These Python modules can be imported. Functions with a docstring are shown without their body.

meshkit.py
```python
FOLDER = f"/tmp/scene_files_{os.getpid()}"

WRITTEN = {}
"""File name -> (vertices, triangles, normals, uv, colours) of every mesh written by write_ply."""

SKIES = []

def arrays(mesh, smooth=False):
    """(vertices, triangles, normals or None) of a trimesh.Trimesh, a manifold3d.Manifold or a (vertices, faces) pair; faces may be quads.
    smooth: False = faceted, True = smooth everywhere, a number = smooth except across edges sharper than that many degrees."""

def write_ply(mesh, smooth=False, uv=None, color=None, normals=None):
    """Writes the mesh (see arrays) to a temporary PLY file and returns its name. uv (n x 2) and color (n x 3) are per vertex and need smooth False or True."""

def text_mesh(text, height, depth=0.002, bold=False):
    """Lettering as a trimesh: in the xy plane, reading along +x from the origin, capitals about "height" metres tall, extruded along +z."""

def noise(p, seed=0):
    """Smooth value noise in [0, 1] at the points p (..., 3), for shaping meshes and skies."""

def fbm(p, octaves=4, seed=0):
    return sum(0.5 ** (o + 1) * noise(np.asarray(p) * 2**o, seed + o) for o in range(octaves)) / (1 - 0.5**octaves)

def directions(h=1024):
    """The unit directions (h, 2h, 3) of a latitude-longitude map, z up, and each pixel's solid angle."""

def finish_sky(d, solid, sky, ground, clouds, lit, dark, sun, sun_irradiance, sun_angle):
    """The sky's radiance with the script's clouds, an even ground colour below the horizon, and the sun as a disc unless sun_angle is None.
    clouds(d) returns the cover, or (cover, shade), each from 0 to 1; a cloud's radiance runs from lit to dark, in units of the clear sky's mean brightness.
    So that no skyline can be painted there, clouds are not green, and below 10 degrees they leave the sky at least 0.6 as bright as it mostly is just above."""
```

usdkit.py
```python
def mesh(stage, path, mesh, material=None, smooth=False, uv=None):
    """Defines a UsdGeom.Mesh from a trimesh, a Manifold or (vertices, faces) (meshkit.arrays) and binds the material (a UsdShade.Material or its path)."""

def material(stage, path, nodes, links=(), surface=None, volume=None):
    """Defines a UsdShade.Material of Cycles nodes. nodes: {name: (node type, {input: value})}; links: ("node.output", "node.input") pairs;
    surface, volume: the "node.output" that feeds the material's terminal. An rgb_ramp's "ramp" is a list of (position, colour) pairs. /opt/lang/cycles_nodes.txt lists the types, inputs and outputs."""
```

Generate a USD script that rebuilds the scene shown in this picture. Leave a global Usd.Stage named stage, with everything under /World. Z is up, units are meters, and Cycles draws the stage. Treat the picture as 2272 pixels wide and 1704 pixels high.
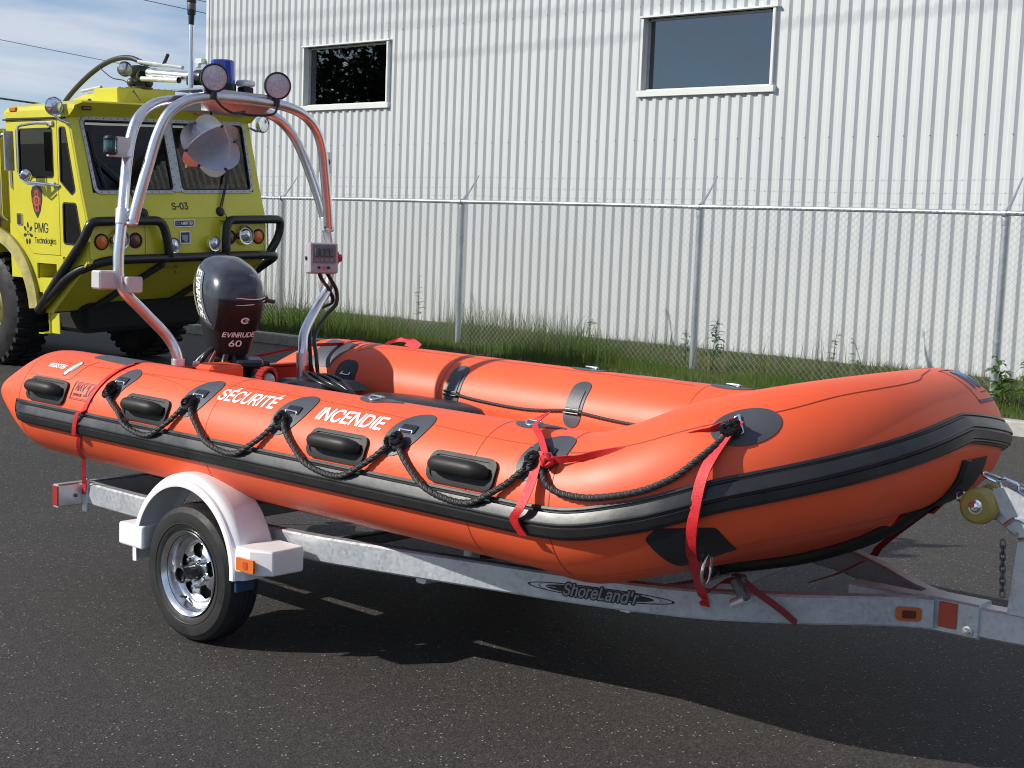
import math, random
import numpy as np
import trimesh
import usdkit, meshkit
from shapely.geometry import Polygon, Point, box as sbox
from shapely import affinity
from scipy.interpolate import PchipInterpolator
from pxr import Usd, UsdGeom, UsdLux, UsdShade, Gf, Sdf

stage = Usd.Stage.CreateInMemory()
UsdGeom.SetStageUpAxis(stage, UsdGeom.Tokens.z)
UsdGeom.SetStageMetersPerUnit(stage, 1.0)
UsdGeom.Xform.Define(stage, '/World')
UsdGeom.Scope.Define(stage, '/World/Looks')

# ------------------------------------------------------------------ camera
PIT, ROL, HC = math.radians(6.08), math.radians(2.17), 1.66
cp, sp, cr, sr = math.cos(PIT), math.sin(PIT), math.cos(ROL), math.sin(ROL)
FW = np.array([0, cp, -sp]); UP0 = np.array([0, sp, cp]); RT0 = np.array([1., 0, 0])
RT = cr * RT0 + sr * UP0; UP = -sr * RT0 + cr * UP0
cam = UsdGeom.Camera.Define(stage, '/World/camera')
cam.CreateHorizontalApertureAttr(36.0); cam.CreateVerticalApertureAttr(27.0)
cam.CreateFocalLengthAttr(36.0 * 3205 / 2272)
cam.CreateClippingRangeAttr(Gf.Vec2f(0.05, 2000))
cam.AddTransformOp().Set(Gf.Matrix4d(*RT, 0, *UP, 0, *(-FW), 0, 0, 0, HC, 1))
cam.CreateExposureAttr(0.35)

# ------------------------------------------------------------------ sun and sky
AZ, EL = math.radians(12), math.radians(32.5)          # shadows travel along AZ (from +x towards +y)
SUN = np.array([-math.cos(AZ) * math.cos(EL), -math.sin(AZ) * math.cos(EL), math.sin(EL)])
sun = UsdLux.DistantLight.Define(stage, '/World/sun')
sun.CreateIntensityAttr(1.04); sun.CreateAngleAttr(0.5); sun.CreateNormalizeAttr(True)
sun.CreateColorAttr(Gf.Vec3f(1.0, 0.95, 0.86))
zx = SUN; xx = np.cross([0, 0, 1], zx); xx /= np.linalg.norm(xx); yx = np.cross(zx, xx)
sun.AddTransformOp().Set(Gf.Matrix4d(*xx, 0, *yx, 0, *zx, 0, 0, 0, 0, 1))
SKY_STRENGTH = 0.05
sky = UsdLux.DomeLight.Define(stage, '/World/sky')
sky.GetPrim().SetCustomDataByKey('kind', 'structure')
mapx = {"tc": ("texture_coordinate", {}),
        "mp": ("mapping", {"scale": (2.2, 2.2, 11.0), "location": (0.3, 0.1, 0.35)}),
        "n1": ("noise_texture", {"scale": 1.6, "detail": 6, "roughness": 0.55, "distortion": 0.6}),
        "rp": ("rgb_ramp", {"ramp": [(0.0, (0, 0, 0)), (0.40, (0.02, 0.02, 0.02)), (0.50, (0.30, 0.30, 0.30)), (0.62, (0.82, 0.82, 0.82)), (1, (1, 1, 1))]}),
        "sk": ("sky_texture", {"sky_type": "single_scattering", "sun_disc": False, "sun_elevation": EL,
                               "sun_rotation": math.atan2(SUN[0], SUN[1]), "aerosol_density": 0.25, "ozone_density": 1.6}),
        "ti": ("mix_color", {"blend_type": "multiply", "fac": 1.0, "b": (1.05, 1.36, 1.75)}), "mx": ("mix_color", {"b": (10.8, 11.4, 12.8)}),
        "bg": ("background_shader", {"strength": SKY_STRENGTH})}
skm = usdkit.material(stage, '/World/Looks/sky_look', mapx,
    [("tc.generated", "mp.vector"), ("mp.vector", "n1.vector"), ("n1.fac", "rp.fac"), ("rp.color", "mx.fac"),
     ("sk.color", "ti.a"), ("ti.result", "mx.a"), ("mx.result", "bg.color")], surface="bg.background")
UsdShade.MaterialBindingAPI.Apply(sky.GetPrim()).Bind(skm)

# ------------------------------------------------------------------ materials
M = {}
def mat(name, color, rough=0.5, metal=0.0, var=0.0, vscale=6.0, bump=0.0, bscale=60.0, coat=0.0, spec=0.5, detail=4, obj=True, **kw):
    n = {"p": ("principled_bsdf", {"base_color": color, "roughness": rough, "metallic": metal, "coat_weight": coat, "specular_ior_level": spec, **kw})}
    l = []
    if var or bump:
        n["tc"] = ("texture_coordinate", {})
    if var:
        n["no"] = ("noise_texture", {"scale": vscale, "detail": detail, "roughness": 0.6})
        lo = tuple(max(0, c * (1 - var)) for c in color); hi = tuple(min(1, c * (1 + var)) for c in color)
        n["rp"] = ("rgb_ramp", {"ramp": [(0.3, lo), (0.7, hi)]})
        n["mr"] = ("map_range", {"from_min": 0.3, "from_max": 0.7, "to_min": max(0.02, rough * (1 - var)), "to_max": min(1, rough * (1 + var))})
        l += [("tc.object", "no.vector"), ("no.fac", "rp.fac"), ("rp.color", "p.base_color"), ("no.fac", "mr.value"), ("mr.result", "p.roughness")]
    if bump:
        n["nb"] = ("noise_texture", {"scale": bscale, "detail": 3})
        n["bp"] = ("bump", {"strength": bump, "distance": 0.01})
        l += [("tc.object", "nb.vector"), ("nb.fac", "bp.height"), ("bp.normal", "p.normal")]
    M[name] = usdkit.material(stage, '/World/Looks/' + name, n, l, surface="p.BSDF")
    return M[name]

mat('orange_fabric', (0.80, 0.104, 0.033), 0.46, var=0.07, vscale=2.2, bump=0.07, bscale=9, spec=0.42)
mat('brown_siding', (0.07, 0.045, 0.035), 0.7, var=0.15, vscale=2)
mat('orange_floor', (0.72, 0.10, 0.03), 0.5, var=0.08, vscale=5)
mat('seam_line', (0.33, 0.045, 0.02), 0.6)
mat('black_rubber', (0.016, 0.016, 0.017), 0.42, var=0.15, vscale=9, bump=0.06, bscale=90)
mat('strake_rubber', (0.019, 0.019, 0.020), 0.36, var=0.22, vscale=7, bump=0.04, bscale=30, spec=0.6)
mat('grey_patch', (0.062, 0.066, 0.078), 0.45, var=0.1, vscale=12, bump=0.1, bscale=220)
mat('black_plastic', (0.013, 0.013, 0.014), 0.33, var=0.15, vscale=12)
mat('handle_rubber', (0.019, 0.018, 0.017), 0.50, var=0.1, vscale=20, spec=0.3)
mat('rope_black', (0.014, 0.0135, 0.014), 0.55)
mat('white_ink', (0.80, 0.80, 0.79), 0.5)
mat('white_fabric', (0.74, 0.74, 0.72), 0.5)
mat('dark_ink', (0.10, 0.013, 0.02), 0.6)
mat('ink_black', (0.014, 0.014, 0.018), 0.5)
mat('ink_navy', (0.02, 0.03, 0.13), 0.5)
mat('ink_cyan', (0.05, 0.28, 0.55), 0.5)
mat('ink_grey', (0.28, 0.28, 0.29), 0.5)
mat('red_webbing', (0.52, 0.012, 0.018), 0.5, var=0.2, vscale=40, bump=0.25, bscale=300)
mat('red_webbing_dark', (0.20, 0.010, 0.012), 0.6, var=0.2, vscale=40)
mat('chrome', (0.80, 0.81, 0.83), 0.12, 1.0)
mat('rim_zinc', (0.74, 0.75, 0.77), 0.24, 1.0, var=0.15, vscale=9)
mat('alloy_grey', (0.50, 0.50, 0.51), 0.5, 0.15, var=0.06, vscale=9)
mat('aluminium', (0.80, 0.81, 0.84), 0.29, 1.0, var=0.10, vscale=5, bump=0.02, bscale=8)
mat('brushed_aluminium', (0.72, 0.73, 0.75), 0.42, 0.85, var=0.1, vscale=14)
mat('sheet_aluminium', (0.62, 0.63, 0.66), 0.30, 1.0, var=0.1, vscale=3)
mat('steel_dark', (0.13, 0.13, 0.135), 0.4, 0.8, var=0.3, vscale=20)
mat('fender_white', (0.80, 0.79, 0.79), 0.34, var=0.03, vscale=4, bump=0.02, bscale=40)
mat('tyre_rubber', (0.009, 0.009, 0.0095), 0.62, var=0.25, vscale=18, bump=0.1, bscale=120)
mat('truck_tyre', (0.007, 0.007, 0.0075), 0.65, var=0.3, vscale=8, bump=0.15, bscale=60)
mat('amber_lens', (0.62, 0.13, 0.012), 0.18, coat=0.6)
mat('red_lens', (0.34, 0.018, 0.016), 0.2, coat=0.5)
mat('orange_reflector', (0.48, 0.065, 0.02), 0.35)
mat('amber_dull', (0.55, 0.14, 0.03), 0.3)
mat('lens_dark_red', (0.10, 0.025, 0.022), 0.25, coat=0.4)
mat('lens_glass', (0.50, 0.52, 0.56), 0.22, 0.25, var=0.2, vscale=90)
mat('lens_bright', (0.72, 0.74, 0.77), 0.12, 0.9, var=0.2, vscale=30)
mat('yellow_paint', (0.57, 0.52, 0.028), 0.34, var=0.05, vscale=2.5, coat=0.25, bump=0.02, bscale=3)
mat('yellow_dirty', (0.36, 0.32, 0.10), 0.6, var=0.3, vscale=6)
mat('seal_grey', (0.40, 0.42, 0.43), 0.5, 0.2, var=0.2, vscale=12)
mat('gap_dark', (0.012, 0.012, 0.010), 0.8)
mat('underbody', (0.007, 0.007, 0.006), 0.9)
mat('cab_dark', (0.022, 0.019, 0.018), 0.7, var=0.2, vscale=4)
mat('cab_brown', (0.30, 0.22, 0.18), 0.75, var=0.25, vscale=3)
mat('turret_green', (0.055, 0.062, 0.035), 0.5, 0.3, var=0.4, vscale=12)
mat('hose_black', (0.02, 0.024, 0.02), 0.5)
mat('badge_dark', (0.03, 0.028, 0.03), 0.45)
mat('badge_red', (0.42, 0.035, 0.025), 0.45)
mat('badge_gold', (0.35, 0.17, 0.05), 0.45)
mat('wall_paint', (0.50, 0.52, 0.525), 0.42, var=0.03, vscale=0.7, bump=0.015, bscale=2)
mat('trim_paint', (0.62, 0.63, 0.61), 0.35, var=0.04, vscale=3)
mat('fence_steel', (0.42, 0.45, 0.47), 0.42, 0.55, var=0.16, vscale=7)
mat('fence_wire', (0.40, 0.41, 0.42), 0.5, 0.5)
mat('kerb_concrete', (0.40, 0.385, 0.34), 0.85, var=0.25, vscale=7, bump=0.4, bscale=40)
mat('cowl_navy', (0.034, 0.039, 0.052), 0.28, var=0.1, vscale=8, coat=0.35)
mat('cowl_black', (0.010, 0.010, 0.011), 0.42, spec=0.35)
mat('cowl_silver', (0.30, 0.32, 0.34), 0.25, 0.6)
mat('cowl_olive', (0.20, 0.19, 0.05), 0.4)
mat('engine_grey', (0.035, 0.038, 0.042), 0.45, 0.3, var=0.3, vscale=20)
mat('cable_pink', (0.20, 0.03, 0.03), 0.5)
mat('board_red', (0.46, 0.028, 0.02), 0.42, var=0.1, vscale=6)
mat('fuel_orange', (0.74, 0.075, 0.02), 0.38, var=0.08, vscale=10)
mat('pad_grey', (0.20, 0.17, 0.18), 0.6, var=0.15, vscale=8)
mat('blue_lens', (0.010, 0.045, 0.36), 0.16, coat=0.7)
mat('green_lens', (0.008, 0.075, 0.07), 0.12, coat=0.8)
mat('box_grey', (0.36, 0.35, 0.37), 0.5, var=0.05, vscale=9)
mat('switch_grey', (0.15, 0.145, 0.15), 0.4)
mat('plug_red', (0.38, 0.02, 0.018), 0.4)
mat('roller_yellow', (0.40, 0.31, 0.08), 0.45, var=0.12, vscale=14)
mat('soil', (0.10, 0.085, 0.05), 0.95, var=0.4, vscale=5)
mat('trunk_bark', (0.09, 0.07, 0.05), 0.9, var=0.3, vscale=6)
mat('line_black', (0.02, 0.02, 0.02), 0.6)
mat('mud_blue', (0.02, 0.05, 0.12), 0.5)

# galvanised steel with spangle
M['galvanised'] = usdkit.material(stage, '/World/Looks/galvanised', {
    "tc": ("texture_coordinate", {}), "vo": ("voronoi_texture", {"scale": 70.0, "randomness": 1.0}),
    "n1": ("noise_texture", {"scale": 7.0, "detail": 5}),
    "bw": ("rgb_to_bw", {}), "ad": ("mix_float", {"fac": 0.6}),
    "rp": ("rgb_ramp", {"ramp": [(0.2, (0.44, 0.465, 0.49)), (0.5, (0.53, 0.56, 0.59)), (0.8, (0.62, 0.65, 0.68))]}),
    "mr": ("map_range", {"from_min": 0.2, "from_max": 0.8, "to_min": 0.30, "to_max": 0.52}),
    "p": ("principled_bsdf", {"metallic": 0.55, "roughness": 0.4})},
    [("tc.object", "vo.vector"), ("tc.object", "n1.vector"), ("vo.color", "bw.color"), ("bw.val", "ad.a"), ("n1.fac", "ad.b"),
     ("ad.result", "rp.fac"), ("rp.color", "p.base_color"), ("ad.result", "mr.value"), ("mr.result", "p.roughness")], surface="p.BSDF")

# asphalt: fine aggregate, pale chips, broad stains
M['asphalt'] = usdkit.material(stage, '/World/Looks/asphalt', {
    "ge": ("geometry", {}),
    "v1": ("voronoi_texture", {"scale": 130.0, "randomness": 1.0}), "bw": ("rgb_to_bw", {}),
    "v2": ("voronoi_texture", {"scale": 95.0, "randomness": 1.0}), "sp": ("separate_color", {}),
    "gt": ("math", {"math_type": "greater_than", "value2": 0.955}),
    "lt": ("math", {"math_type": "less_than", "value2": 0.30}), "ml": ("math", {"math_type": "multiply"}),
    "n1": ("noise_texture", {"scale": 0.55, "detail": 5, "roughness": 0.6}), "n2": ("noise_texture", {"scale": 230.0, "detail": 2}),
    "r1": ("rgb_ramp", {"ramp": [(0.0, (0.021, 0.0195, 0.0188)), (0.55, (0.045, 0.0415, 0.0392)), (0.85, (0.068, 0.0625, 0.058)), (1.0, (0.115, 0.108, 0.100))]}),
    "r2": ("rgb_ramp", {"ramp": [(0.3, (0.84, 0.84, 0.85)), (0.7, (1.14, 1.12, 1.10))]}),
    "mu": ("mix_color", {"blend_type": "multiply", "fac": 1.0}),
    "mc": ("mix_color", {"b": (0.42, 0.41, 0.39)}),
    "bp": ("bump", {"strength": 0.55, "distance": 0.004}),
    "p": ("principled_bsdf", {"roughness": 0.78, "specular_ior_level": 0.35})},
    [("ge.position", "v1.vector"), ("v1.color", "bw.color"), ("bw.val", "r1.fac"), ("ge.position", "n1.vector"), ("n1.fac", "r2.fac"),
     ("r1.color", "mu.a"), ("r2.color", "mu.b"), ("ge.position", "v2.vector"), ("v2.color", "sp.color"), ("sp.r", "gt.value1"),
     ("v2.distance", "lt.value1"), ("gt.value", "ml.value1"), ("lt.value", "ml.value2"), ("ml.value", "mc.fac"), ("mu.result", "mc.a"),
     ("mc.result", "p.base_color"), ("v1.distance", "bp.height"), ("bp.normal", "p.normal")], surface="p.BSDF")

def leafmat(name, c1, c2, trans=0.35):
    M[name] = usdkit.material(stage, '/World/Looks/' + name, {
        "ge": ("geometry", {}), "n": ("noise_texture", {"scale": 1.3, "detail": 3}),
        "ad": ("mix_float", {"fac": 0.55}),
        "rp": ("rgb_ramp", {"ramp": [(0.15, c1), (0.85, c2)]}),
        "d": ("principled_bsdf", {"roughness": 0.5, "specular_ior_level": 0.3}), "t": ("translucent_bsdf", {}),
        "mx": ("mix_closure", {"fac": trans})},
        [("ge.position", "n.vector"), ("n.fac", "ad.a"), ("ge.random_per_island", "ad.b"), ("ad.result", "rp.fac"), ("rp.color", "d.base_color"),
         ("rp.color", "t.color"), ("d.BSDF", "mx.closure1"), ("t.BSDF", "mx.closure2")], surface="mx.closure")
leafmat('grass_blade', (0.075, 0.13, 0.020), (0.20, 0.29, 0.045), 0.45)
leafmat('grass_dry', (0.14, 0.13, 0.05), (0.30, 0.26, 0.12), 0.2)
leafmat('weed_leaf', (0.07, 0.14, 0.025), (0.16, 0.27, 0.045))
leafmat('tree_leaf', (0.012, 0.025, 0.008), (0.035, 0.06, 0.015), 0.2)

def panemat(name, tint, rough=0.0, ior=1.5, see=0.12):
    M[name] = usdkit.material(stage, '/World/Looks/' + name, {
        "fr": ("fresnel", {"IOR": ior}), "tr": ("transparent_bsdf", {"color": tint}),
        "gl": ("glossy_bsdf", {"color": (0.9, 0.93, 0.95), "roughness": rough}), "mx": ("mix_closure", {})},
        [("fr.fac", "mx.fac"), ("tr.BSDF", "mx.closure1"), ("gl.BSDF", "mx.closure2")], surface="mx.closure")
panemat('window_glass', (0.10, 0.12, 0.12), 0.0, 2.4)
panemat('cab_glass', (0.66, 0.63, 0.58), 0.0, 1.33)
panemat('cab_side_glass', (0.16, 0.17, 0.16), 0.0, 1.5)

# ------------------------------------------------------------------ scene tree
used = {}
def path_for(parent, name):
    base = (str(parent.GetPath()) if parent is not None else '/World') + '/'
    k = used.get(base + name, -1) + 1; used[base + name] = k
    return base + name + ('' if k == 0 else '_%03d' % k)
def data(p, label=None, cat=None, group=None, kind=None):
    for k, v in (('label', label), ('category', cat), ('group', group), ('kind', kind)):
        if v: p.SetCustomDataByKey(k, v)
    return p
class Frame:
    def __init__(s, O, bx, by, bz): s.O = np.asarray(O, float); s.A = np.array([bx, by, bz], float)
    def glob(s, q): return s.O + np.asarray(q, float) @ s.A
    def loc(s, P): return (np.asarray(P, float) - s.O) @ s.A.T
class Thing:
    """an Xform at the thing's base; parts are given in the frame's coordinates"""
    def __init__(s, name, label, cat, frame, base, group=None):
        s.x = UsdGeom.Xform.Define(stage, path_for(None, name)); s.base = np.asarray(base, float)
        g = frame.glob(s.base); A = frame.A
        s.x.AddTransformOp().Set(Gf.Matrix4d(*A[0], 0, *A[1], 0, *A[2], 0, *g, 1))
        s.p = data(s.x.GetPrim(), label, cat, group)
    def part(s, name, mesh, m, parent=None, smooth=35, label=None, kind=None):
        v, f = vf(mesh)
        prim = usdkit.mesh(stage, path_for(parent if parent is not None else s.p, name), (v - s.base, f), M[m], smooth=smooth).GetPrim()
        data(prim, label, None, None, kind); return prim
def vf(mesh):
    if isinstance(mesh, MB): mesh = mesh.out()
    if hasattr(mesh, 'vertices'): return np.array(mesh.vertices, float), np.array(mesh.faces)
    v, f = np.asarray(mesh[0], float), np.asarray(mesh[1], int)
    if f.shape[1] == 4: f = np.vstack([f[:, [0, 1, 2]], f[:, [0, 2, 3]]])
    return v, f
def single(name, mesh, m, label=None, cat=None, group=None, kind=None, smooth=35, frame=None):
    v, f = vf(mesh)
    if frame is not None: v = frame.glob(v)
    return data(usdkit.mesh(stage, path_for(None, name), (v, f), M[m], smooth=smooth).GetPrim(), label, cat, group, kind)

# ------------------------------------------------------------------ mesh helpers
class MB:
    def __init__(s): s.v = []; s.f = []; s.n = 0
    def add(s, v, f=None):
        if f is None: v, f = vf(v)
        f = np.asarray(f, int)
        if f.shape[1] == 4: f = np.vstack([f[:, [0, 1, 2]], f[:, [0, 2, 3]]])
        s.v.append(np.asarray(v, float)); s.f.append(f + s.n); s.n += len(v); return s
    def out(s): return np.vstack(s.v), np.vstack(s.f)
def cbox(c, size, ch=0.004, R=None):
    """box with chamfered edges, axis aligned (or rotated by rows R)"""
    h = np.asarray(size, float) / 2; ch = min(ch, h.min() * 0.6); pts = []
    for sx in (-1, 1):
        for sy in (-1, 1):
            for sz in (-1, 1):
                s = np.array([sx, sy, sz])
                for k in range(3):
                    q = h - ch; q[k] = h[k]; pts.append(s * q)
    m = trimesh.convex.convex_hull(np.array(pts)); v = np.array(m.vertices)
    if R is not None: v = v @ np.asarray(R, float)
    return v + np.asarray(c, float), np.array(m.faces)
def hull(pts):
    m = trimesh.convex.convex_hull(np.asarray(pts, float)); return np.array(m.vertices), np.array(m.faces)
def frames(P, up0=None):
    P = np.asarray(P, float); T = np.gradient(P, axis=0); T /= np.linalg.norm(T, axis=1, keepdims=True) + 1e-12
    a = np.array([0, 0, 1.]) if abs(T[0][2]) < 0.9 else np.array([1., 0, 0])
    if up0 is not None: a = np.asarray(up0, float)
    N = np.zeros_like(P); n = a - T[0] * (a @ T[0]); N[0] = n / np.linalg.norm(n)
    for i in range(1, len(P)):
        n = N[i - 1] - T[i] * (N[i - 1] @ T[i]); N[i] = n / (np.linalg.norm(n) + 1e-12)
    return T, N, np.cross(T, N)
def pipe(P, r, sides=12, closed_ends=True, lobes=0, twist=0.0, up0=None, flat=None):
    P = np.asarray(P, float); T, N, B = frames(P, up0); n = len(P)
    r = np.broadcast_to(np.asarray(r, float), (n,))
    L = np.concatenate([[0], np.cumsum(np.linalg.norm(np.diff(P, axis=0), axis=1))])
    a = np.arange(sides) / sides * 2 * np.pi; v = []
    for i in range(n):
        ph = a + twist * L[i]
        rr = r[i] * (1.0 if not lobes else (0.80 + 0.20 * np.abs(np.cos(lobes * a / 2))))
        c, s_ = np.cos(ph), np.sin(ph)
        if flat: s_ = s_ * flat
        v.append(P[i] + (rr * c)[:, None] * N[i] + (rr * s_)[:, None] * B[i] if np.ndim(rr) else P[i] + rr * (c[:, None] * N[i] + s_[:, None] * B[i]))
    v = np.vstack(v); f = []
    j = np.arange(sides); k = (j + 1) % sides
    for i in range(n - 1):
        f.append(np.stack([i * sides + j, i * sides + k, (i + 1) * sides + k, (i + 1) * sides + j], 1))
    f = np.vstack(f); f = np.vstack([f[:, [0, 1, 2]], f[:, [0, 2, 3]]])
    if closed_ends:
        v = np.vstack([v, P[0], P[-1]]); c0, c1 = n * sides, n * sides + 1
        f = np.vstack([f, np.stack([np.full(sides, c0), k, j], 1), np.stack([np.full(sides, c1), (n - 1) * sides + j, (n - 1) * sides + k], 1)])
    return v, f
def smooth_path(pts, n=10):
    """Catmull-Rom through pts"""
    p = np.asarray(pts, float); p = np.vstack([2 * p[0] - p[1], p, 2 * p[-1] - p[-2]]); o = []
    for i in range(1, len(p) - 2):
        t = np.linspace(0, 1, n, endpoint=False)[:, None]
        o.append(0.5 * ((2 * p[i]) + (-p[i - 1] + p[i + 1]) * t + (2 * p[i - 1] - 5 * p[i] + 4 * p[i + 1] - p[i + 2]) * t ** 2 + (-p[i - 1] + 3 * p[i] - 3 * p[i + 1] + p[i + 2]) * t ** 3))
    return np.vstack(o + [p[-2:-1]])
def fillet_path(pts, r, n=6):
    p = np.asarray(pts, float); o = [p[0]]
    for i in range(1, len(p) - 1):
        a, b = p[i - 1] - p[i], p[i + 1] - p[i]; la, lb = np.linalg.norm(a), np.linalg.norm(b)
        ri = r[i - 1] if np.ndim(r) else r
        d = min(ri, la * 0.48, lb * 0.48); A, Bq = p[i] + a / la * d, p[i] + b / lb * d
        for t in np.linspace(0, 1, n + 1): o.append((1 - t) ** 2 * A + 2 * t * (1 - t) * p[i] + t * t * Bq)
    o.append(p[-1]); return np.array(o)
def lathe(prof, c, axis, n=32, up=None):
    """prof: (radius, height) pairs, revolved round axis through c"""
    prof = np.asarray(prof, float); z = np.asarray(axis, float); z = z / np.linalg.norm(z)
    x = np.cross(z, [0, 0, 1.] if abs(z[2]) < 0.9 else [1., 0, 0]); x /= np.linalg.norm(x); y = np.cross(z, x)
    a = np.arange(n) / n * 2 * np.pi
    v = np.vstack([np.asarray(c) + h * z + r * (np.cos(a)[:, None] * x + np.sin(a)[:, None] * y) for r, h in prof])
    j = np.arange(n); k = (j + 1) % n
    f = np.vstack([np.stack([i * n + j, i * n + k, (i + 1) * n + k, (i + 1) * n + j], 1) for i in range(len(prof) - 1)])
    return v, np.vstack([f[:, [0, 1, 2]], f[:, [0, 2, 3]]])
def sphere(c, r, sub=2, sc=(1, 1, 1)):
    m = trimesh.creation.icosphere(subdivisions=sub, radius=1.0); return np.array(m.vertices) * r * np.asarray(sc) + np.asarray(c, float), np.array(m.faces)
def extrude(poly, d):
    """shapely polygon(s) in (a, b) -> solid mesh with height 0..d"""
    out = MB()
    for g in getattr(poly, 'geoms', [poly]):
        if g.is_empty or g.area < 1e-9: continue
        m = trimesh.creation.extrude_polygon(g, d, engine='earcut'); out.add(np.array(m.vertices), np.array(m.faces))
    return out.out()
def place(mesh, O, ax, ay, az):
    v, f = vf(mesh); A = np.array([ax, ay, az], float); w = np.asarray(O, float) + v @ A
    if np.linalg.det(A) < 0: f = f[:, ::-1]
    return w, f
def rrect(w, h, r, n=6):
    return sbox(-w / 2 + r, -h / 2 + r, w / 2 - r, h / 2 - r).buffer(r, quad_segs=n)
def ellipse(a, b, n=12): return affinity.scale(Point(0, 0).buffer(1, quad_segs=n), a, b)
def text(t, h, bold=False, slant=0.0, depth=0.002, width=None):
    """plain sans lettering laid out letter by letter (a capital I is a bare stem)"""
    out = MB(); x = 0.0; st = .20 if bold else .13
    for c in t:
        if c == ' ': x += .3 * h; continue
        if c == 'I':
            v, f = extrude(sbox(0, 0, st * h, h), depth)
        else:
            m = meshkit.text_mesh(c, h, depth, bold); v, f = np.array(m.vertices), np.array(m.faces)
        v = v.copy(); v[:, 0] += x - v[:, 0].min(); x = v[:, 0].max() + (.09 if bold else .10) * h; out.add(v, f)
    v, f = out.out(); v[:, 0] -= v[:, 0].min()
    if width: v[:, 0] *= width / v[:, 0].max()
    v[:, 0] += slant * v[:, 1]
    return v, f
def ribbon(P, side, w, t):
    """flat webbing along P, 'side' = width direction per point"""
    P = np.asarray(P, float); side = np.broadcast_to(np.asarray(side, float), P.shape); side = side / np.linalg.norm(side, axis=1, keepdims=True)
    T = np.gradient(P, axis=0); nn = np.cross(T, side); nn /= np.linalg.norm(nn, axis=1, keepdims=True) + 1e-12
    w = np.broadcast_to(np.asarray(w, float), (len(P),))[:, None] / 2
    ring = np.stack([P + side * w - nn * t / 2, P + side * w + nn * t / 2, P - side * w + nn * t / 2, P - side * w - nn * t / 2], 1)
    v = ring.reshape(-1, 3); n = len(P); j = np.arange(4); k = (j + 1) % 4
    f = np.vstack([np.stack([i * 4 + j, i * 4 + k, (i + 1) * 4 + k, (i + 1) * 4 + j], 1) for i in range(n - 1)] + [np.array([[0, 3, 2, 1]]), np.array([[4 * n - 4, 4 * n - 3, 4 * n - 2, 4 * n - 1]])])
    return v, np.vstack([f[:, [0, 1, 2]], f[:, [0, 2, 3]]])
def grid_faces(nu, nv):
    i, j = np.meshgrid(np.arange(nu - 1), np.arange(nv - 1), indexing='ij'); a = (i * nv + j).ravel()
    return np.stack([a, a + nv, a + nv + 1, a + 1], 1)
def subdiv(mesh, size):
    v, f = vf(mesh); return trimesh.remesh.subdivide_to_size(v, f, size, max_iter=14)

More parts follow.
